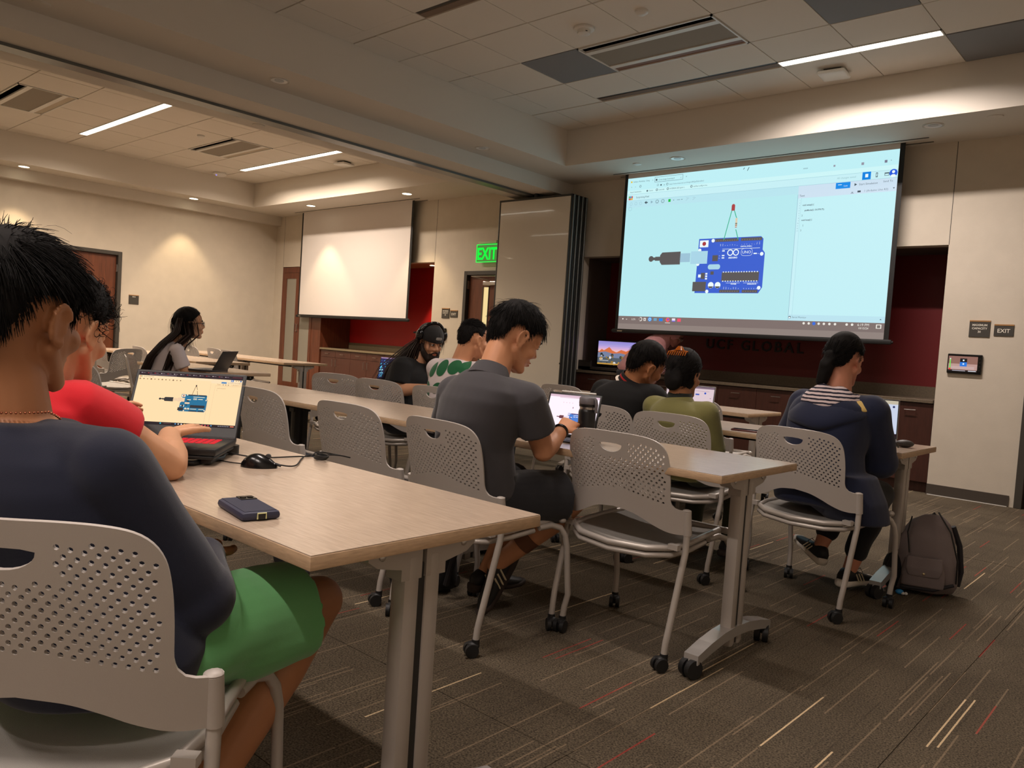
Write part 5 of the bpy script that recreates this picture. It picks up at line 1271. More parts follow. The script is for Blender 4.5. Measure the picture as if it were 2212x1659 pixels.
def person(S):
    pel, nk, hc = V3(S['pel']), V3(S['neck']), V3(S['head'])
    root = empty('person', (pel.x, pel.y, 0)); tag(root, S['label'], 'person'); RL = root.location.copy()
    def P(name, me, label=None):
        o = link(name, me, root); o.location = -RL
        if label: o['label'] = label
        return o
    vs_ = S.get('vox', .008); g = S.get('g', 1.0)       # g: girth
    f0, r0 = hd(S['bh']); f1, r1 = hd(S.get('ch', S['bh'])); Rm = rotm(S['hh'], S.get('hp', 0), S.get('hr', 0)); hs = S.get('hs', 1.0)
    mid = pel.lerp(nk, .5)-f1*S.get('hunch', .02); sp = lambda t: (pel*(1-t)**2+mid*2*t*(1-t)*1.0+nk*t*t) if True else 0
    sp = lambda t: pel*(1-t)*(1-t)+(mid*2-(pel+nk)*.5)*2*t*(1-t)+nk*t*t
    def torso(mb, off, z0=-.10, top=1.0, low=1.0):
        rings = []
        for t, w_, d_ in ((z0, .150*low, .115), (0, .172*low, .125), (.15, .168, .118), (.38, .150, .105), (.6, .160, .112), (.76, .164, .110), (.86, .150, .098), (.94, .110, .080), (1.0, .070, .062)):
            if t > top: break
            r = r0.lerp(r1, max(0, min(1, t))).normalized(); tg = (sp(min(t+.05, 1))-sp(max(t-.05, 0))).normalized() if t > 0 else (nk-pel).normalized()
            fw = tg.cross(r); fw = -fw if fw.dot(f0) < 0 else fw; fw.normalize()
            rings.append((sp(t) if t >= 0 else pel+(pel-nk).normalized()*(-t)*.5, r*(w_*g*S.get('w', 1)+off), fw*(d_*g+off)))
        mb.loft(rings, 32, 2.5)
    sh = {k: V3(S['sh'][k]) if k in S.get('sh', {}) else nk+r1*k*.178*S.get('w', 1)-(nk-pel).normalized()*.055 for k in (1, -1)}
    hip = {k: pel+r0*k*.088-V3((0, 0, .02)) for k in (1, -1)}
    b = MB(); torso(b, 0)
    head_geo(b, hc, Rm, hs, S.get('nose', 1.0))
    jaw = hc+Rm @ (V3((0, -.030, -.055))*hs); b.cap(nk+f1*.005-V3((0, 0, .02)), .064*S.get('nr', 1), jaw, .056*S.get('nr', 1)); b.cap(nk, .055, hc+Rm @ (V3((0, -.045, -.02))*hs), .055)
    for k in (1, -1):
        e, w_ = V3(S['arm'][k][0]), V3(S['arm'][k][1])
        b.cap(nk-(nk-pel).normalized()*.05, .055*g, sh[k], .052*g); b.cap(sh[k], .056*g, sh[k].lerp(e, .4), .049*g); b.cap(sh[k].lerp(e, .4), .049*g, e, .040*g)
        b.cap(e, .041*g, e.lerp(w_, .3), .043*g); b.cap(e.lerp(w_, .3), .043*g, w_, .026*g)
        hnd = S['arm'][k][2] if len(S['arm'][k]) > 2 else None
        kn = V3(hnd['kn']) if hnd else w_+(w_-e).normalized()*.085
        hand(b, w_, kn, hnd.get('up', (0, 0, 1)) if hnd else (0, 0, 1), curl=hnd.get('curl', (.25, .5, .5)) if hnd else (.3, .5, .5), side=k, s=S.get('hds', 1.0))
        K, A = V3(S['leg'][k][0]), V3(S['leg'][k][1])
        b.cap(hip[k], .086*g, K, .056*g); bk = A.lerp(K, .70)-((K-A).cross(r0)).normalized()*(-.012)
        b.cap(K, .054*g, bk, .056*g); b.cap(bk, .056*g, A, .034)
    bo = P('body', vox(b, vs_, 3, skin(S['skin']), 'body')); 
    # face details
    def T(p): return hc+Rm @ (V3(p)*hs)
    if S.get('face', True):
        m = MB()
        for k in (1, -1): m.ell(T((.031*k, .084, .006)), (.011*hs, .008*hs, .0065*hs), Rm, 14, 8)
        P('eye', m.mesh('eye', True)).data.materials.append(mat('eye_white', (210, 204, 198), .3))
        m = MB()
        for k in (1, -1): m.ell(T((.031*k, .0905, .005)), (.0055*hs, .0026*hs, .0055*hs), Rm, 12, 6)
        P('iris', m.mesh('iris', True)).data.materials.append(mat('iris_dark', (30, 20, 16), .2))
        m = MB()
        for k in (1, -1): m.chain([T((.013*k, .0965, .024)), T((.030*k, .093, .030)), T((.050*k, .080, .024))], [.0034*hs, .0036*hs, .002*hs]); m.chain([T((.020*k, .0915, .0125)), T((.031*k, .0925, .0145)), T((.043*k, .085, .011))], [.0016*hs]*3)
        P('eyebrow', m.mesh('eyebrow', True)).data.materials.append(HAIRB)
        m = MB(); m.ell(T((0, .097, -.0565)), (.018*hs, .0045*hs, .0042*hs), Rm, 16, 8); m.ell(T((0, .0955, -.067)), (.016*hs, .0055*hs, .0050*hs), Rm, 16, 8)
        P('lips', m.mesh('lips', True)).data.materials.append(mat('lips_%d' % S['skin'][0], tuple(int(v*q) for v, q in zip(S['skin'], (.95, .72, .70))), .5))
    # trousers / shorts
    bt = S['bottom']; m = MB()
    m.loft([(pel-V3((0, 0, .07)), r0*.165*g, f0*.125*g), (pel, r0*(.185*g*S.get('w', 1)), f0*.138*g), (pel.lerp(nk, .18), r0*(.176*g), f0*.128*g)], 28, 2.6)
    for k in (1, -1):
        K, A = V3(S['leg'][k][0]), V3(S['leg'][k][1]); fr = bt.get('to', .8); off = bt.get('off', .018)
        if fr <= 1:
            e = hip[k].lerp(K, fr); dd = (K-hip[k]).normalized(); x_ = dd.cross(V3((0, 0, 1))).normalized(); y_ = x_.cross(dd)
            m.cap(hip[k], .092*g, hip[k].lerp(K, .3), .086*g+off*.6)
            R0 = .080*g+off; m.loft([(hip[k].lerp(K, .05), x_*.098*g, y_*.092*g), (hip[k].lerp(K, .45), x_*(R0*1.02), y_*R0), (hip[k].lerp(e, .9), x_*(R0*1.0), y_*(R0*.96)), (e, x_*(R0*1.02), y_*(R0*.97))], 24, 2.1)
        else:
            m.cap(hip[k], .096*g, K, .066*g+off*.3); bk = K.lerp(A, min(1, fr-1)); m.cap(K, .064*g+off*.3, bk, (.056 if fr < 1.9 else .05)*g)
    P('trousers' if bt.get('to', .8) > 1 else 'shorts', vox(m, max(vs_, .006), 4, bt['m'], 'bottoms', folds(S.get('fa', .004), 1.1, 2.0)))
    # top
    tp = S['top']; m = MB(); off = tp.get('off', .014); torso(m, off, tp.get('hem', -.12), low=tp.get('low', 1.04)); nkd = (nk-pel).normalized()
    if tp.get('skirt'):
        for q in tp['skirt']: m.loft([(V3(c_), r0*a_, f0*b_) for c_, a_, b_ in q], 28, 2.6)
    for k in (1, -1):
        e, w_ = V3(S['arm'][k][0]), V3(S['arm'][k][1]); fr = tp['sl']
        m.cap(nk-nkd*.055, .060*g, sh[k], .056*g+off*.6)
        if fr <= 1:
            q = sh[k].lerp(e, fr); d_ = (e-sh[k]).normalized(); x_ = d_.orthogonal().normalized(); y_ = d_.cross(x_)
            r_ = .053*g+off; m.loft([(sh[k]-d_*.02, x_*r_*.95, y_*r_*.95), (sh[k].lerp(q, .5), x_*r_, y_*r_), (q, x_*(r_*1.02), y_*(r_*1.02))], 20, 2); m.ell(sh[k], (r_*.93,)*3)
        else:
            m.cap(sh[k], .056*g+off*.7, e, .047*g+off*.8); m.cap(e, .050*g+off*.9, w_.lerp(e, .02+max(0, 2-fr)), .036*g+off*.6)
    P(tp.get('name', 'shirt'), vox(m, vs_, tp.get('sm', 18), tp['m'], 'top', folds(S.get('fa', .004)*tp.get('fk', 1), .9, S.get('seed', 1))))
    # collar
    if tp.get('collar'):
        cm, hgt = tp['collar']; ring = []
        ud = (hc+Rm @ V3((0, -.04, -.06))-nk).normalized(); x_ = (r1-ud*r1.dot(ud)).normalized(); y_ = ud.cross(x_); y_ = -y_ if y_.dot(f1) < 0 else y_
        mm = MB(); bd = tp.get('bands', [(0, 1, cm)])
        for z0, z1, mt in bd:
            mm.mat(mt); n = 36; vs = []
            for t in (z0, z1):
                for jj in range(n): a = 2*PI*jj/n; rr = (.086-.010*t+(.012 if t < .1 else 0)); vs.append(nk-nkd*.012+ud*(tp.get('cz', -.022)+(hgt+.018)*t)+(x_*math.cos(a)*rr+y_*math.sin(a)*rr*.95)-ud*max(0, math.sin(a))*.035)
            for t in (z1, z0):
                for jj in range(n): a = 2*PI*jj/n; rr = (.080-.010*t+(.012 if t < .1 else 0)); vs.append(nk-nkd*.012+ud*(tp.get('cz', -.022)+(hgt+.018)*t)+(x_*math.cos(a)*rr+y_*math.sin(a)*rr*.95)-ud*max(0, math.sin(a))*.035)
            mm.add(vs, [(q*n+jj, q*n+(jj+1) % n, ((q+1) % 4)*n+(jj+1) % n, ((q+1) % 4)*n+jj) for q in range(4) for jj in range(n)])
        P('collar', mm.mesh('collar', 50))
    # shoes
    for k in (1, -1):
        if 'shoe' in S: mu, ms, stp = S['shoe']; L = S['leg'][k]; shoe(P, L[1], L[2], mu, ms, stp, 1.0, up=L[3] if len(L) > 3 else None, laces=S.get('laces', False))
    # hair
    H = S.get('hair')
    if H:
        hm = H.get('m', HAIRB); mm = hair_cap(hc, Rm, hs, H.get('th', .12), H.get('hl', HL), H.get('lift', 0), H.get('back', 1), H.get('wob', .012)); mm.mat(hm)
        for st in H['st']: strands(mm, hc, Rm, hs, **st)
        P('hair', mm.mesh('hair', True))
    return root, P, T, Rm

NAVY = cloth('navy_sweat', (17, 23, 46), bump=.14, bscale=800, sheen=.2); GREEN = cloth('green_shorts', (100, 170, 106), sheen=.3); RED = cloth('red_tee', (206, 12, 30)); WHT = cloth('white_tee', (216, 204, 204)); BLK = cloth('black_tee', (13, 13, 14), sheen=0)
GRY = cloth('grey_polo', (66, 64, 68)); BSH = cloth('black_shorts', (30, 30, 34)); OLV = cloth('olive_knit', (126, 122, 72), bump=.25, bscale=500); JKT = cloth('navy_jacket', (22, 30, 58)); JEAN = cloth('dark_jeans', (34, 38, 48)); OLP = cloth('olive_trousers', (62, 66, 44))
PINK = cloth('pink_fabric', (196, 140, 142)); BSHOE = mat('shoe_black', (22, 22, 24), .6); WSOLE = mat('sole_white', (222, 214, 202), .6); BSOLE = mat('sole_dark', (48, 36, 30), .7); STRP = mat('stripe_cream', (214, 204, 176), .6)
SK1 = (176, 120, 82); SK2 = (206, 146, 108); SK3 = (214, 160, 122)

# person 1: nearest, navy sweatshirt
HL1 = [(0, .45), (35, .38), (54, .22), (62, -.10), (70, -.34), (76, -.30), (84, .08), (114, .0), (128, -.34), (150, -.60), (180, -.66)]
r_, P, T, Rm = person(dict(label='person in navy sweatshirt and green shorts seen from behind, nearest the camera', pel=(-1.46, .55, .56), neck=(-1.507, .415, .958), head=(-1.526, .428, 1.126), bh=42, ch=38, hh=36, hp=4, vox=.0048, skin=SK1, hs=1.05, nr=1.02, g=1.0, seed=3, fa=.006,
    sh={1: (-1.345, .515, .888), -1: (-1.645, .285, .888)}, arm={1: ((-1.350, .680, .640), (-1.52, .77, .66)), -1: ((-1.80, .45, .66), (-1.68, .68, .64))},
    leg={1: ((-1.475, 1.03, .53), (-1.42, .68, .12), (-1.49, .84, .05)), -1: ((-1.78, .93, .50), (-1.74, .72, .10), (-1.80, .90, .03))},
    bottom=dict(m=GREEN, to=.80, off=.03), top=dict(name='sweatshirt', m=NAVY, sl=1.95, off=.022, fk=1.2, sm=26), shoe=(BSHOE, BSOLE, None),
    hair=dict(th=.17, hl=HL1, st=[dict(n=3600, length=.060, th=.20, rad=.0012, hl=HL1, lift0=.14, grav=.14, spread=.16, keep=lambda d: d.z > .42), dict(n=3400, length=.020, th=.18, rad=.0011, hl=HL1, lift0=.06, grav=.08, spread=.10, keep=lambda d: d.z <= .5), dict(n=700, length=.035, th=.21, rad=.0012, hl=HL1, lift0=.1, grav=.1, spread=.7, keep=lambda d: d.dot(V3((.1, -.55, .83)).normalized()) > .86), dict(n=900, length=.055, th=.22, rad=.0012, hl=HL1, lift0=.35, grav=.22, spread=.25, keep=lambda d: d.y > .35 and d.z > .15), dict(n=40, length=.08, th=.22, rad=.0006, hl=HL1, lift0=.5, grav=.35, spread=.4, curl=.15, keep=lambda d: d.z > .4)])))
ch = MB(); n_ = 70
for i in range(n_):
    a = 2*PI*i/n_; p = V3((-1.507, .417, .962))+V3((math.cos(R(30)), math.sin(R(30)), 0))*.074*math.cos(a)+V3((-math.sin(R(30)), math.cos(R(30)), 0))*.072*math.sin(a)+V3((0, 0, .012-.03*max(0, math.sin(a)))); ch.ell(p, (.0022,)*3, None, 8, 5)
P('neck_chain', ch.mesh('neck_chain', True)).data.materials.append(mat('chain_gold', (190, 120, 90), .3, metal=.9))

# person 2: red shirt, hands on the laptop
r_, P, T, Rm = person(dict(label='person in red t-shirt with curly black hair typing on the gaming laptop', pel=(-2.08, .50, .56), neck=(-2.02, .605, .965), head=(-2.045, .676, 1.100), bh=32, ch=36, hh=34, hp=14, vox=.005, skin=SK3, hs=.98, g=1.08, seed=5,
    sh={1: (-1.925, .660, .925)}, arm={1: ((-1.965, .900, .775), (-2.12, .967, .826), dict(kn=(-2.180, 1.035, .838), up=(-.3, -.1, 1), curl=(.22, .25, .15))), -1: ((-2.28, .72, .80), (-2.395, .915, .835), dict(kn=(-2.435, .96, .868), up=(-.5, -.5, .7), curl=(.5, .7, .6)))},
    leg={1: ((-2.22, .93, .52), (-2.15, .75, .10), (-2.22, .93, .03)), -1: ((-2.42, .88, .52), (-2.45, .80, .10), (-2.52, .98, .03))},
    bottom=dict(m=JEAN, to=1.95, off=.02), top=dict(m=RED, sl=.46, off=.018), shoe=(BSHOE, BSOLE, None),
    hair=dict(th=.22, wob=.04, st=[dict(n=1700, length=.045, th=.22, rad=.0014, lift0=.4, grav=.12, spread=.5, curl=.9, seg=7), dict(n=350, length=.06, th=.26, rad=.0014, lift0=.8, grav=.2, spread=.6, curl=1.0, seg=8, keep=lambda d: d.y > .2 and d.z > .1)])))

# person 3: long hair, glasses, white shirt (far room)
HL3 = [(0, .46), (35, .40), (60, .2), (78, -.2), (90, -.7), (110, -.9), (180, -.95)]
r_, P, T, Rm = person(dict(label='long-haired woman with glasses and white t-shirt looking toward the projector screen', pel=(-6.86, 3.04, .56), neck=(-6.80, 3.14, .965), head=(-6.745, 3.215, 1.135), bh=-28, ch=-22, hh=-16, hp=-4, vox=.008, skin=SK3, hs=1.10, w=.88, g=.9, nose=1.02,
    arm={1: ((-6.63, 3.16, .68), (-6.64, 3.36, .64)), -1: ((-7.0, 3.26, .70), (-6.85, 3.42, .64))},
    leg={1: ((-6.68, 3.36, .50), (-6.68, 3.30, .1), (-6.6, 3.45, .03)), -1: ((-6.88, 3.45, .5), (-6.88, 3.4, .1), (-6.8, 3.55, .03))},
    bottom=dict(m=JEAN, to=1.95), top=dict(m=WHT, sl=.66, off=.016), shoe=(BSHOE, WSOLE, None),
    hair=dict(th=.14, hl=HL3, m=HAIRB, back=1.5, st=[dict(n=500, length=.15, th=.15, rad=.0016, hl=HL3, lift0=.05, grav=.5, spread=.08, keep=lambda d: d.y < .15), dict(n=200, length=.05, th=.15, rad=.0014, hl=HL3, lift0=.02, grav=.2, spread=.05, crown=(0, .9, .5))])))
mm = MB(); b0 = T((0, -.07, .03))
back = V3((-.35, -.80, 0)).normalized()
pth = [T((0, -.06, .05)), T((0, -.085, -.06)), V3((-6.84, 3.06, .96)), V3((-6.90, 2.99, .84)), V3((-6.94, 2.95, .72)), V3((-6.95, 2.93, .64))]
rr = [.075, .078, .095, .10, .075, .03]; xr_ = V3((.9, -.4, 0)).normalized()
mm.loft([(p, xr_*r, V3((.4, .9, .15)).normalized()*r*.48) for p, r in zip(pth, rr)], 24, 2.2)
for k in range(360):
    o = xr_*random.gauss(0, .055)+back*random.uniform(-.01, .045); wv = random.uniform(-.02, .02)
    mm.tube([pth[0]+o*.8, pth[1]+o*1.1, pth[2]+o*1.3+xr_*wv, pth[3]+o*1.4-xr_*wv, pth[4]+o*(1.2)+xr_*wv, pth[5]+o*1.0-V3((0, 0, random.uniform(-.05, .10)))], [.0018, .002, .002, .0018, .0014, .0008], 4)
for k in range(46):      # locks falling in front of the shoulder
    o = xr_*random.gauss(.0, .018)+V3((random.gauss(0, .02), random.gauss(0, .02), 0))
    mm.tube([T((.06, -.02, .02))+o, T((.078, -.01, -.08))+o, V3((-6.68, 3.09, .95))+o, V3((-6.69, 3.05, .86))+o, V3((-6.72, 3.02, .72))+o], [.005, .006, .006, .005, .002], 4)
P('long_hair', mm.mesh('long_hair', True)).data.materials.append(HAIRL)
gl = MB()
for k in (1, -1):
    gl.tube([T((.031*k+.022*math.cos(a), .103, .004+.018*math.sin(a))) for a in [2*PI*q/20 for q in range(20)]], .0022, 6, closed=True); gl.tube([T((.053*k, .102, .008)), T((.078*k, .06, .010)), T((.085*k, -.01, .004))], .0024, 6)
gl.tube([T((-.009, .105, .008)), T((.009, .105, .008))], .002, 6)
P('eyeglasses', gl.mesh('eyeglasses', 40)).data.materials.append(BLACKG)

# person 4: beard, cap, headphones
r_, P, T, Rm = person(dict(label='bearded man with black cap, headphones and black t-shirt looking down', pel=(-4.46, 3.74, .56), neck=(-4.42, 3.84, .985), head=(-4.335, 3.885, 1.125), bh=-60, ch=-72, hh=-98, hp=20, vox=.007, skin=(198, 146, 112), g=1.08, hs=1.02,
    arm={1: ((-4.36, 3.62, .76), (-4.12, 3.70, .80)), -1: ((-4.25, 4.12, .76), (-4.02, 4.05, .78))},
    leg={1: ((-4.08, 3.76, .52), (-4.02, 3.75, .1), (-3.85, 3.8, .03)), -1: ((-4.15, 3.98, .52), (-4.1, 3.98, .1), (-3.95, 4.02, .03))},
    bottom=dict(m=JEAN, to=1.95), top=dict(m=BLK, sl=.72, off=.022), shoe=(BSHOE, BSOLE, None),
    hair=dict(th=.08, hl=HL3, m=HAIRL, st=[dict(n=350, length=.12, th=.08, rad=.0018, hl=HL3, lift0=.05, grav=.6, spread=.1)])))
bd = MB()
bd.ell(T((0, .068, -.095)), (.045, .036, .042), Rm); bd.ell(T((0, .075, -.15)), (.040, .030, .055), Rm)
for k in (1, -1): bd.chain([T((.070*k, .012, -.02)), T((.062*k, .035, -.065)), T((.03*k, .068, -.105))], [.012, .022, .026]); bd.chain([T((0, .103, -.045)), T((.02*k, .097, -.052)), T((.032*k, .082, -.07))], [.006, .006, .006])
me_ = vox(bd, .005, 2, HAIRD, 'beard', lambda co: .003*np.sin(160*co[:, 0])*np.sin(150*co[:, 1]+60*co[:, 2])); P('beard', me_)
mm = MB()
for k in range(420):
    o = V3((random.gauss(0, .03), random.gauss(0, .035), 0)); mm.tube([T((-.02, -.08, .0))+o*.6, T((-.0, -.11, -.08))+o, V3((-4.55, 3.79, .92))+o*1.4, V3((-4.58, 3.76, .82))+o*1.5], [.0022, .0026, .0022, .001], 4)
for k in range(200):
    o = V3((random.gauss(0, .018), random.gauss(0, .02), 0)); mm.tube([T((.075, -.02, .0))+o*.5, T((.09, -.02, -.09))+o, T((.10, -.01, -.17))+o*1.3, T((.09, .0, -.23))+o*1.3], [.0022, .0026, .0022, .001], 4)
P('long_hair', mm.mesh('long_hair', True)).data.materials.append(HAIRL)
cp = MB(); vs = []; nu, nv = 40, 14
for i in range(nv+1):
    ph = (PI*.56)*i/nv
    for j in range(nu): a = 2*PI*j/nu; vs.append(T((.090*math.sin(ph)*math.cos(a), -.012+.114*math.sin(ph)*math.sin(a), .040+.095*math.cos(ph))))
cp.add(vs, [(i*nu+j, (i+1)*nu+j, (i+1)*nu+(j+1) % nu, i*nu+(j+1) % nu) for i in range(nv) for j in range(nu)])
cp.loft([(T((0, -.11, .030)), Rm @ V3((.07, 0, 0)), Rm @ V3((0, 0, .004))), (T((0, -.15, .012)), Rm @ V3((.062, 0, 0)), Rm @ V3((0, 0, .004))), (T((0, -.185, -.008)), Rm @ V3((.035, 0, 0)), Rm @ V3((0, 0, .003)))], 20, 3)
P('cap', cp.mesh('cap', 60)).data.materials.append(cloth('cap_black', (26, 25, 25)))
P('cap_badge', MB().loft([(T((0, .097, .058)), Rm @ V3((.026, 0, 0)), Rm @ V3((0, 0, .010))), (T((0, .101, .058)), Rm @ V3((.024, 0, 0)), Rm @ V3((0, 0, .009)))], 12, 5).mesh('cap_badge', 40)).data.materials.append(mat('badge_grey', (150, 146, 140), .6))
hp = MB(); hp.tube([T((.100*math.cos(a), .0, .045+.10*math.sin(a)))+Rm @ V3((0, -.0, 0)) for a in [PI*q/16 for q in range(17)]], .010, 10)
for k in (1, -1): hp.ell(T((.104*k, .0, .048)), (.024, .036, .042), Rm, 20, 12)
o = P('headphones', hp.mesh('headphones', 50)); o.data.materials.append(BLACKG)

# person 5: green spotted shirt
r_, P, T, Rm = person(dict(label='short-haired man in white shirt with green spots, hand at his chin', pel=(-3.82, 3.66, .56), neck=(-3.845, 3.72, 1.0), head=(-3.80, 3.80, 1.155), bh=5, ch=12, hh=-8, hp=6, vox=.007, skin=SK2, hs=1.04, g=1.04,
    arm={1: ((-3.55, 3.98, .78), (-3.70, 3.91, 1.01), dict(kn=(-3.755, 3.90, 1.075), up=(.6, -.5, .3), curl=(.5, .8, .7))), -1: ((-4.12, 3.85, .76), (-3.95, 4.10, .78))},
    leg={1: ((-3.68, 4.08, .52), (-3.68, 4.05, .1), (-3.68, 4.2, .03)), -1: ((-3.93, 4.08, .52), (-3.93, 4.05, .1), (-3.93, 4.2, .03))},
    bottom=dict(m=JEAN, to=1.95), top=dict(m=WHT, sl=.7, off=.022), shoe=(BSHOE, WSOLE, None),
    hair=dict(th=.06, wob=.004, m=HAIRB, lift=.04, st=[dict(n=1100, length=.014, th=.07, rad=.0013, lift=.02, lift0=.5, grav=.0, seg=3), dict(n=700, length=.026, th=.12, rad=.0014, lift0=.35, grav=.05, seg=4, spread=.15, crown=(0, -.9, .3), keep=lambda d: d.z > .5)])))
# printed spots on the back of the shirt: thin patches lying on the cloth
top = [o for o in bpy.data.objects if o.parent == r_ and o.name.startswith('shirt')][0]
from mathutils.bvhtree import BVHTree
def project_patch(top, root, org, dirn, xv, yv, shapes, name, m, lift=.003, P=P):
    bv = BVHTree.FromPolygons([v.co.copy() for v in top.data.vertices], [tuple(p.vertices) for p in top.data.polygons])
    mb = MB()
    for (cx, cy, rx, ry, rot, inner) in shapes:
        n = 22; rings = [(inner or 0), ((inner or 0)+1)/2, 1] if inner else [.0, .35, .7, 1]; vs = []; ok = True
        for q in rings:
            for j in range(n):
                a = 2*PI*j/n; ux, uy = rx*q*math.cos(a), ry*q*math.sin(a); ux, uy = ux*math.cos(rot)-uy*math.sin(rot), ux*math.sin(rot)+uy*math.cos(rot)
                h = bv.ray_cast(org+xv*(cx+ux)+yv*(cy+uy), dirn, 2.0)
                if h[0] is None: ok = False; break
                vs.append(h[0]+h[1]*lift*(1 if h[1].dot(dirn) < 0 else -1))
            if not ok: break
        if ok: mb.add(vs, [(i*n+j, i*n+(j+1) % n, (i+1)*n+(j+1) % n, (i+1)*n+j) for i in range(len(rings)-1) for j in range(n)])
    if mb.v: P(name, mb.mesh(name, True)).data.materials.append(m)
fb, rb = hd(12); SPG = cloth('spot_green', (22, 96, 56))
for nm_, shp in (('green_spot', [(-.115, .02, .036, .052, -.2, 0), (-.03, .035, .042, .056, -.15, 0), (.06, .045, .046, .048, .4, 0), (-.14, -.115, .036, .056, .1, 0), (-.04, -.10, .048, .034, .5, 0), (.05, -.08, .04, .05, .3, 0), (.12, -.05, .03, .045, 0, 0), (.12, .05, .03, .04, 0, 0)]),
                 ('green_ring', [(-.125, -.24, .032, .045, .1, .75), (-.03, -.24, .045, .055, .2, .72), (.07, -.23, .045, .05, 0, .7)])):
    project_patch(top, r_, V3((-3.85, 3.72, .92))-fb*.5, fb, rb, V3((0, 0, 1)), shp, nm_, SPG)

# person 6: grey polo, black shorts, hand on tablet
r_, P, T, Rm = person(dict(label='man in dark grey polo and black shorts bending over a tablet', pel=(-2.16, 2.21, .56), neck=(-2.085, 2.19, 1.02), head=(-2.075, 2.31, 1.165), bh=-12, ch=-10, hh=-20, hp=26, vox=.0055, skin=SK2, hs=1.03, g=1.04, hunch=.03, fa=.005, seed=2,
    sh={1: (-1.925, 2.235, .935), -1: (-2.255, 2.165, .935)}, arm={1: ((-1.925, 2.345, .735), (-2.00, 2.545, .795), dict(kn=(-2.005, 2.615, .835), up=(.25, .2, 1), curl=(.6, .7, .4))), -1: ((-2.40, 2.28, .72), (-2.28, 2.52, .78), dict(kn=(-2.24, 2.60, .79), up=(0, 0, 1)))},
    leg={1: ((-1.935, 2.60, .53), (-2.215, 2.43, .20), (-2.185, 2.50, .03), (-.25, -.90, .5)), -1: ((-2.22, 2.62, .52), (-2.30, 2.46, .14), (-2.27, 2.60, .03))},
    bottom=dict(m=BSH, to=.80, off=.028), top=dict(name='polo_shirt', m=GRY, sl=.62, off=.018, collar=(GRY, .040)), shoe=(BSHOE, BSOLE, STRP),
    hair=dict(th=.17, wob=.02, st=[dict(n=2200, length=.055, th=.19, rad=.0014, lift0=.14, grav=.18, spread=.15, keep=lambda d: d.z > .3), dict(n=2000, length=.020, th=.17, rad=.0013, lift0=.06, grav=.1, spread=.1, keep=lambda d: d.z <= .4), dict(n=70, length=.06, th=.2, rad=.0010, lift0=.7, grav=.3, spread=.4, keep=lambda d: d.z > .5)])))
w1, w2 = V3((-1.995, 2.533, .795)), V3((-1.925, 2.345, .735)); d_ = (w1-w2).normalized(); x_ = d_.orthogonal().normalized(); y_ = d_.cross(x_)
P('watch', MB().tube([w1+(x_*math.cos(a)+y_*math.sin(a))*.029 for a in [2*PI*q/24 for q in range(24)]], .006, 8, closed=True).mesh('watch', 50)).data.materials.append(BLACKG)
a, b = V3((-1.935, 2.60, .53)), V3((-2.215, 2.43, .20)); d_ = (b-a).normalized(); x_ = d_.orthogonal().normalized(); y_ = d_.cross(x_); c_ = a.lerp(b, .62)
P('leg_band', MB().loft([(c_-d_*.03, x_*.054, y_*.054), (c_+d_*.03, x_*.050, y_*.050)], 24, 2).mesh('leg_band', 50)).data.materials.append(mat('band_tan', (112, 72, 52), .8))

# person 7: black polo with red and white collar bands
CR, CW, CB = mat('collar_red', (170, 26, 30), .8), mat('collar_white', (226, 214, 200), .8), mat('collar_black', (24, 22, 24), .9)
person(dict(label='person in black polo with red and white collar stripes, head tilted right', pel=(-2.60, 3.80, .56), neck=(-2.53, 3.83, .955), head=(-2.455, 3.87, 1.068), bh=-5, ch=-8, hh=-22, hp=18, hr=14, vox=.007, skin=(178, 118, 78), hs=1.05, g=1.06, w=1.06,
    arm={1: ((-2.36, 4.06, .74), (-2.50, 4.25, .79)), -1: ((-2.86, 3.98, .74), (-2.70, 4.22, .79))},
    leg={1: ((-2.46, 4.25, .52), (-2.46, 4.2, .1), (-2.44, 4.36, .03)), -1: ((-2.72, 4.25, .52), (-2.72, 4.2, .1), (-2.72, 4.36, .03))},
    bottom=dict(m=JEAN, to=1.95), top=dict(name='polo_shirt', m=BLK, sl=.65, off=.022, collar=(CB, .036), bands=[(0, .16, CW), (.16, .5, CB), (.5, .68, CR), (.68, 1, CB)], cz=.014), shoe=(BSHOE, BSOLE, None),
    hair=dict(th=.15, st=[dict(n=1100, length=.04, th=.18, rad=.0015, lift0=.12, grav=.2, spread=.14, keep=lambda d: d.z > .3), dict(n=1100, length=.018, th=.17, rad=.0015, lift0=.05, grav=.1, spread=.08, keep=lambda d: d.z <= .4)])))

# person 8: olive cardigan, claw clip
r_, P, T, Rm = person(dict(label='woman in olive cardigan with amber claw clip in dark hair', pel=(-2.12, 3.80, .55), neck=(-2.155, 3.75, .90), head=(-2.165, 3.80, 1.035), bh=2, ch=0, hh=0, hp=8, vox=.007, skin=(168, 112, 74), w=.92, g=.95, hs=1.0,
    sh={1: (-1.995, 3.765, .845)}, arm={1: ((-1.975, 3.84, .655), (-2.16, 4.10, .765)), -1: ((-2.36, 3.86, .68), (-2.28, 4.12, .765))},
    leg={1: ((-2.0, 4.22, .5), (-2.0, 4.15, .1), (-2.0, 4.3, .03)), -1: ((-2.24, 4.22, .5), (-2.24, 4.15, .1), (-2.24, 4.3, .03))},
    bottom=dict(m=OLP, to=1.95, off=.05), top=dict(name='cardigan', m=OLV, sl=1.9, off=.020, collar=(OLV, .03)), shoe=(BSHOE, BSOLE, None),
    hair=dict(th=.20, back=1.3, hl=HL3, st=[dict(n=1400, length=.05, th=.18, rad=.0016, hl=HL3, lift0=.06, grav=.05, spread=.16, crown=(0, .9, .3))])))
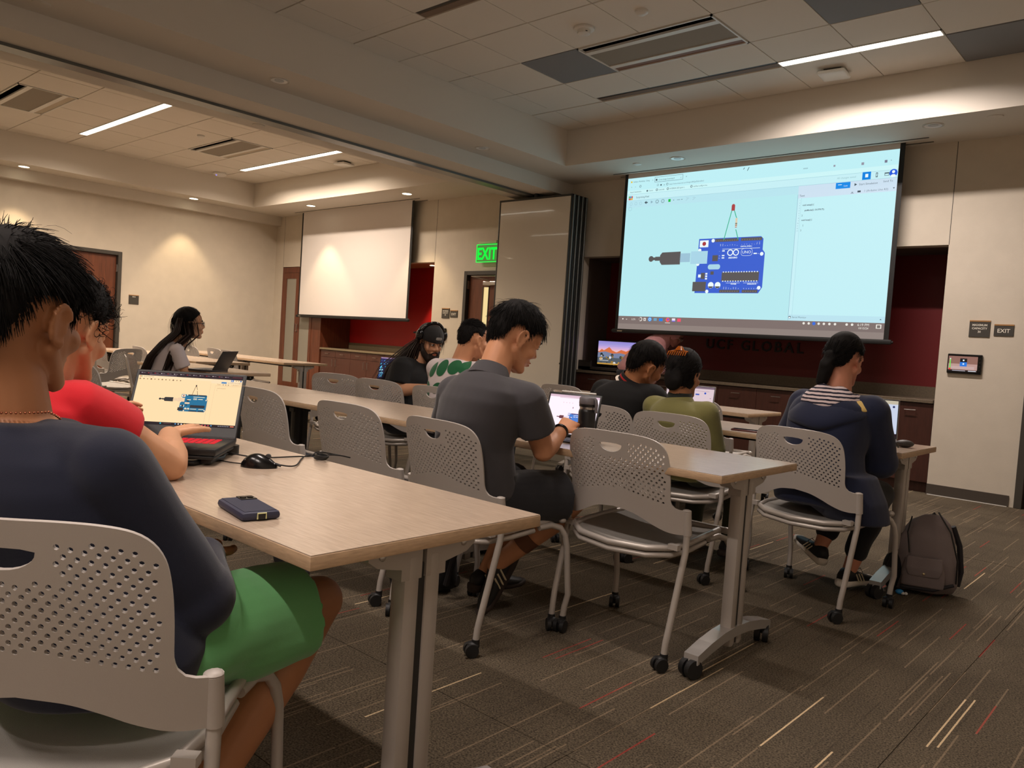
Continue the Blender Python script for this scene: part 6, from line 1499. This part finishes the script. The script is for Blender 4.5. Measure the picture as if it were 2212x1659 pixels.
P('hair_bun', vox(MB().ell(T((0, -.105, -.03)), (.055, .035, .07), Rm).ell(T((0, -.095, .05)), (.05, .03, .045), Rm), .006, 2, HAIRB, 'hair_bun', folds(.004, 3)))
P('inner_collar', MB().loft([(V3((-2.155, 3.75, .88)), V3((.078, 0, 0)), V3((0, .072, 0))), (V3((-2.158, 3.76, .94)), V3((.064, 0, 0)), V3((0, .062, 0)))], 24, 2).mesh('inner_collar', 50)).data.materials.append(cloth('inner_dark', (26, 32, 28)))
AMB = mat('amber_plastic', (176, 92, 24), .2, trans=.2)
cl = MB(); cl.box(-.001, .001, 0, .001, 0, .001)
cl.loft([(T((0, -.085, .122)), Rm @ V3((.030, 0, 0)), Rm @ V3((0, .012, 0))), (T((0, -.085, .146)), Rm @ V3((.012, 0, 0)), Rm @ V3((0, .006, 0)))], 16, 3)
for k in range(9):
    u = -.048+.012*k; cl.tube([T((u, -.080, .118)), T((u*1.08, -.105, .112)), T((u*1.1, -.118, .090))], [.004, .004, .0025], 6)
cl.tube([T((-.052, -.085, .116)), T((0, -.09, .124)), T((.052, -.085, .116))], .005, 8)
P('claw_clip', cl.mesh('claw_clip', 50)).data.materials.append(AMB)

# person 9: navy jacket with striped hood
r_, P, T, Rm = person(dict(label='woman in navy jacket with striped hood and yellow trim, sneakers crossed', pel=(-1.40, 3.82, .56), neck=(-1.372, 3.885, 1.0), head=(-1.375, 3.95, 1.168), bh=-12, ch=-16, hh=-4, hp=12, vox=.0065, skin=(206, 140, 112), hs=1.0, g=1.04, w=.98, fa=.007, seed=4,
    sh={1: (-1.20, 3.875, .935), -1: (-1.545, 3.93, .935)}, arm={1: ((-1.185, 4.01, .69), (-1.30, 4.25, .765)), -1: ((-1.66, 4.05, .72), (-1.50, 4.28, .765))},
    leg={1: ((-1.24, 4.20, .50), (-1.325, 4.13, .10), (-1.29, 4.28, .03)), -1: ((-1.42, 4.27, .50), (-1.465, 4.09, .20), (-1.545, 4.14, .12), (.35, -.1, .9))},
    bottom=dict(m=cloth('black_leggings', (20, 20, 24)), to=1.72, off=.03), top=dict(name='jacket', m=JKT, sl=1.92, off=.034, low=1.0, hem=-.2, skirt=[[((-1.33, 3.80, .64), .19, .15), ((-1.29, 3.80, .52), .205, .165), ((-1.20, 3.82, .42), .13, .12)]]), shoe=(BSHOE, WSOLE, STRP), laces=True,
    hair=dict(th=.13, wob=.004, back=1.2, st=[dict(n=1300, length=.06, th=.13, rad=.0014, lift0=.05, grav=.2, spread=.05, crown=(0, .95, .2))])))
P('ponytail', vox(MB().chain([T((-.015, -.10, .0)), T((-.03, -.115, -.06)), T((-.045, -.105, -.13)), T((-.045, -.085, -.18))], [.038, .036, .028, .012]), .006, 1, HAIRB, 'ponytail', folds(.003, 4)))
STR = stripe_mat('striped_lining', (24, 24, 44), (214, 196, 196), 18, 'z')
fh, rh_ = hd(-14); nk_ = V3((-1.372, 3.885, 1.0))
def crescent(name, m, a0, a1, rc, rb, z0, zb, w_, h_, tilt, e=2.0, wav=.006):
    mb = MB(); rings = []; n = 28
    for i in range(n+1):
        u = i/n; a = R(a0+(a1-a0)*u); bk = max(0, -math.sin(a))**1.3; en = max(.25, math.sin(PI*min(max(u, .04), .96))**.5)
        dr = rh_*math.cos(a)*1.12+fh*math.sin(a); r = rc+rb*bk
        c_ = nk_+dr*r+V3((0, 0, z0+zb*bk+wav*math.sin(a*6))); t_ = R(tilt+12*bk)
        rings.append((c_, (dr*math.cos(t_)-V3((0, 0, math.sin(t_))))*w_*en, (dr*math.sin(t_)+V3((0, 0, math.cos(t_))))*h_*en))
    mb.loft(rings, 20, e); return P(name, mb.mesh(name, 70))
crescent('hood', None, -190, 12, .130, .030, -.045, -.045, .085, .040, 38).data.materials.append(JKT)
crescent('hood_lining', None, -178, -2, .105, .020, .000, -.006, .068, .026, 36).data.materials.append(STR)
crescent('hood_trim', None, -66, 30, .150, .012, -.030, -.020, .034, .009, 44).data.materials.append(cloth('yellow_trim', (228, 196, 116)))
MB_ = MB().tube([V3((-1.23, 4.0, .95)), V3((-1.17, 4.03, .86)), V3((-1.155, 4.09, .79)), V3((-1.15, 4.15, .76))], .005, 6); P('drawstring', MB_.mesh('drawstring', 50)).data.materials.append(BLACK)

# person 10: behind the projector screen's lower edge, pink headscarf
r_, P, T, Rm = person(dict(label='person in pink headscarf leaning at the counter, head cut by the screen edge', pel=(-5.280, 7.93, .92), neck=(-4.910, 8.0, 1.30), head=(-4.755, 8.05, 1.375), bh=-60, ch=-75, hh=-72, hp=34, vox=.009, skin=(150, 96, 86), w=.9,
    sh={1: (-4.940, 7.90, 1.21), -1: (-4.980, 8.16, 1.22)}, arm={1: ((-4.900, 7.88, .97), (-4.700, 8.02, .97)), -1: ((-4.980, 8.3, 1.0), (-4.760, 8.3, .97))},
    leg={1: ((-5.240, 7.95, .5), (-5.330, 7.93, .10), (-5.200, 7.97, .03)), -1: ((-5.340, 7.76, .5), (-5.400, 7.74, .10), (-5.280, 7.76, .03))},
    bottom=dict(m=JEAN, to=1.95), top=dict(m=PINK, sl=1.9, off=.02), shoe=(BSHOE, BSOLE, None)))
sc = MB(); sc.ell(T((0, -.022, .03)), (.098, .112, .118), Rm); sc.cap(T((0, -.05, -.05)), .082, V3((-4.980, 8.0, 1.24)), .14); sc.cap(V3((-4.980, 7.98, 1.22)), .15, V3((-5.200, 7.95, 1.0)), .17)
P('headscarf', vox(sc, .008, 4, PINK, 'headscarf', folds(.006, .8)))
gl = MB()
for k in (1, -1):
    gl.tube([T((.031*k+.022*math.cos(a), .106, .004+.018*math.sin(a))) for a in [2*PI*q/20 for q in range(20)]], .0022, 6, closed=True); gl.tube([T((.053*k, .105, .008)), T((.082*k, .04, .010))], .0024, 6)
P('eyeglasses', gl.mesh('eyeglasses', 40)).data.materials.append(STEEL)
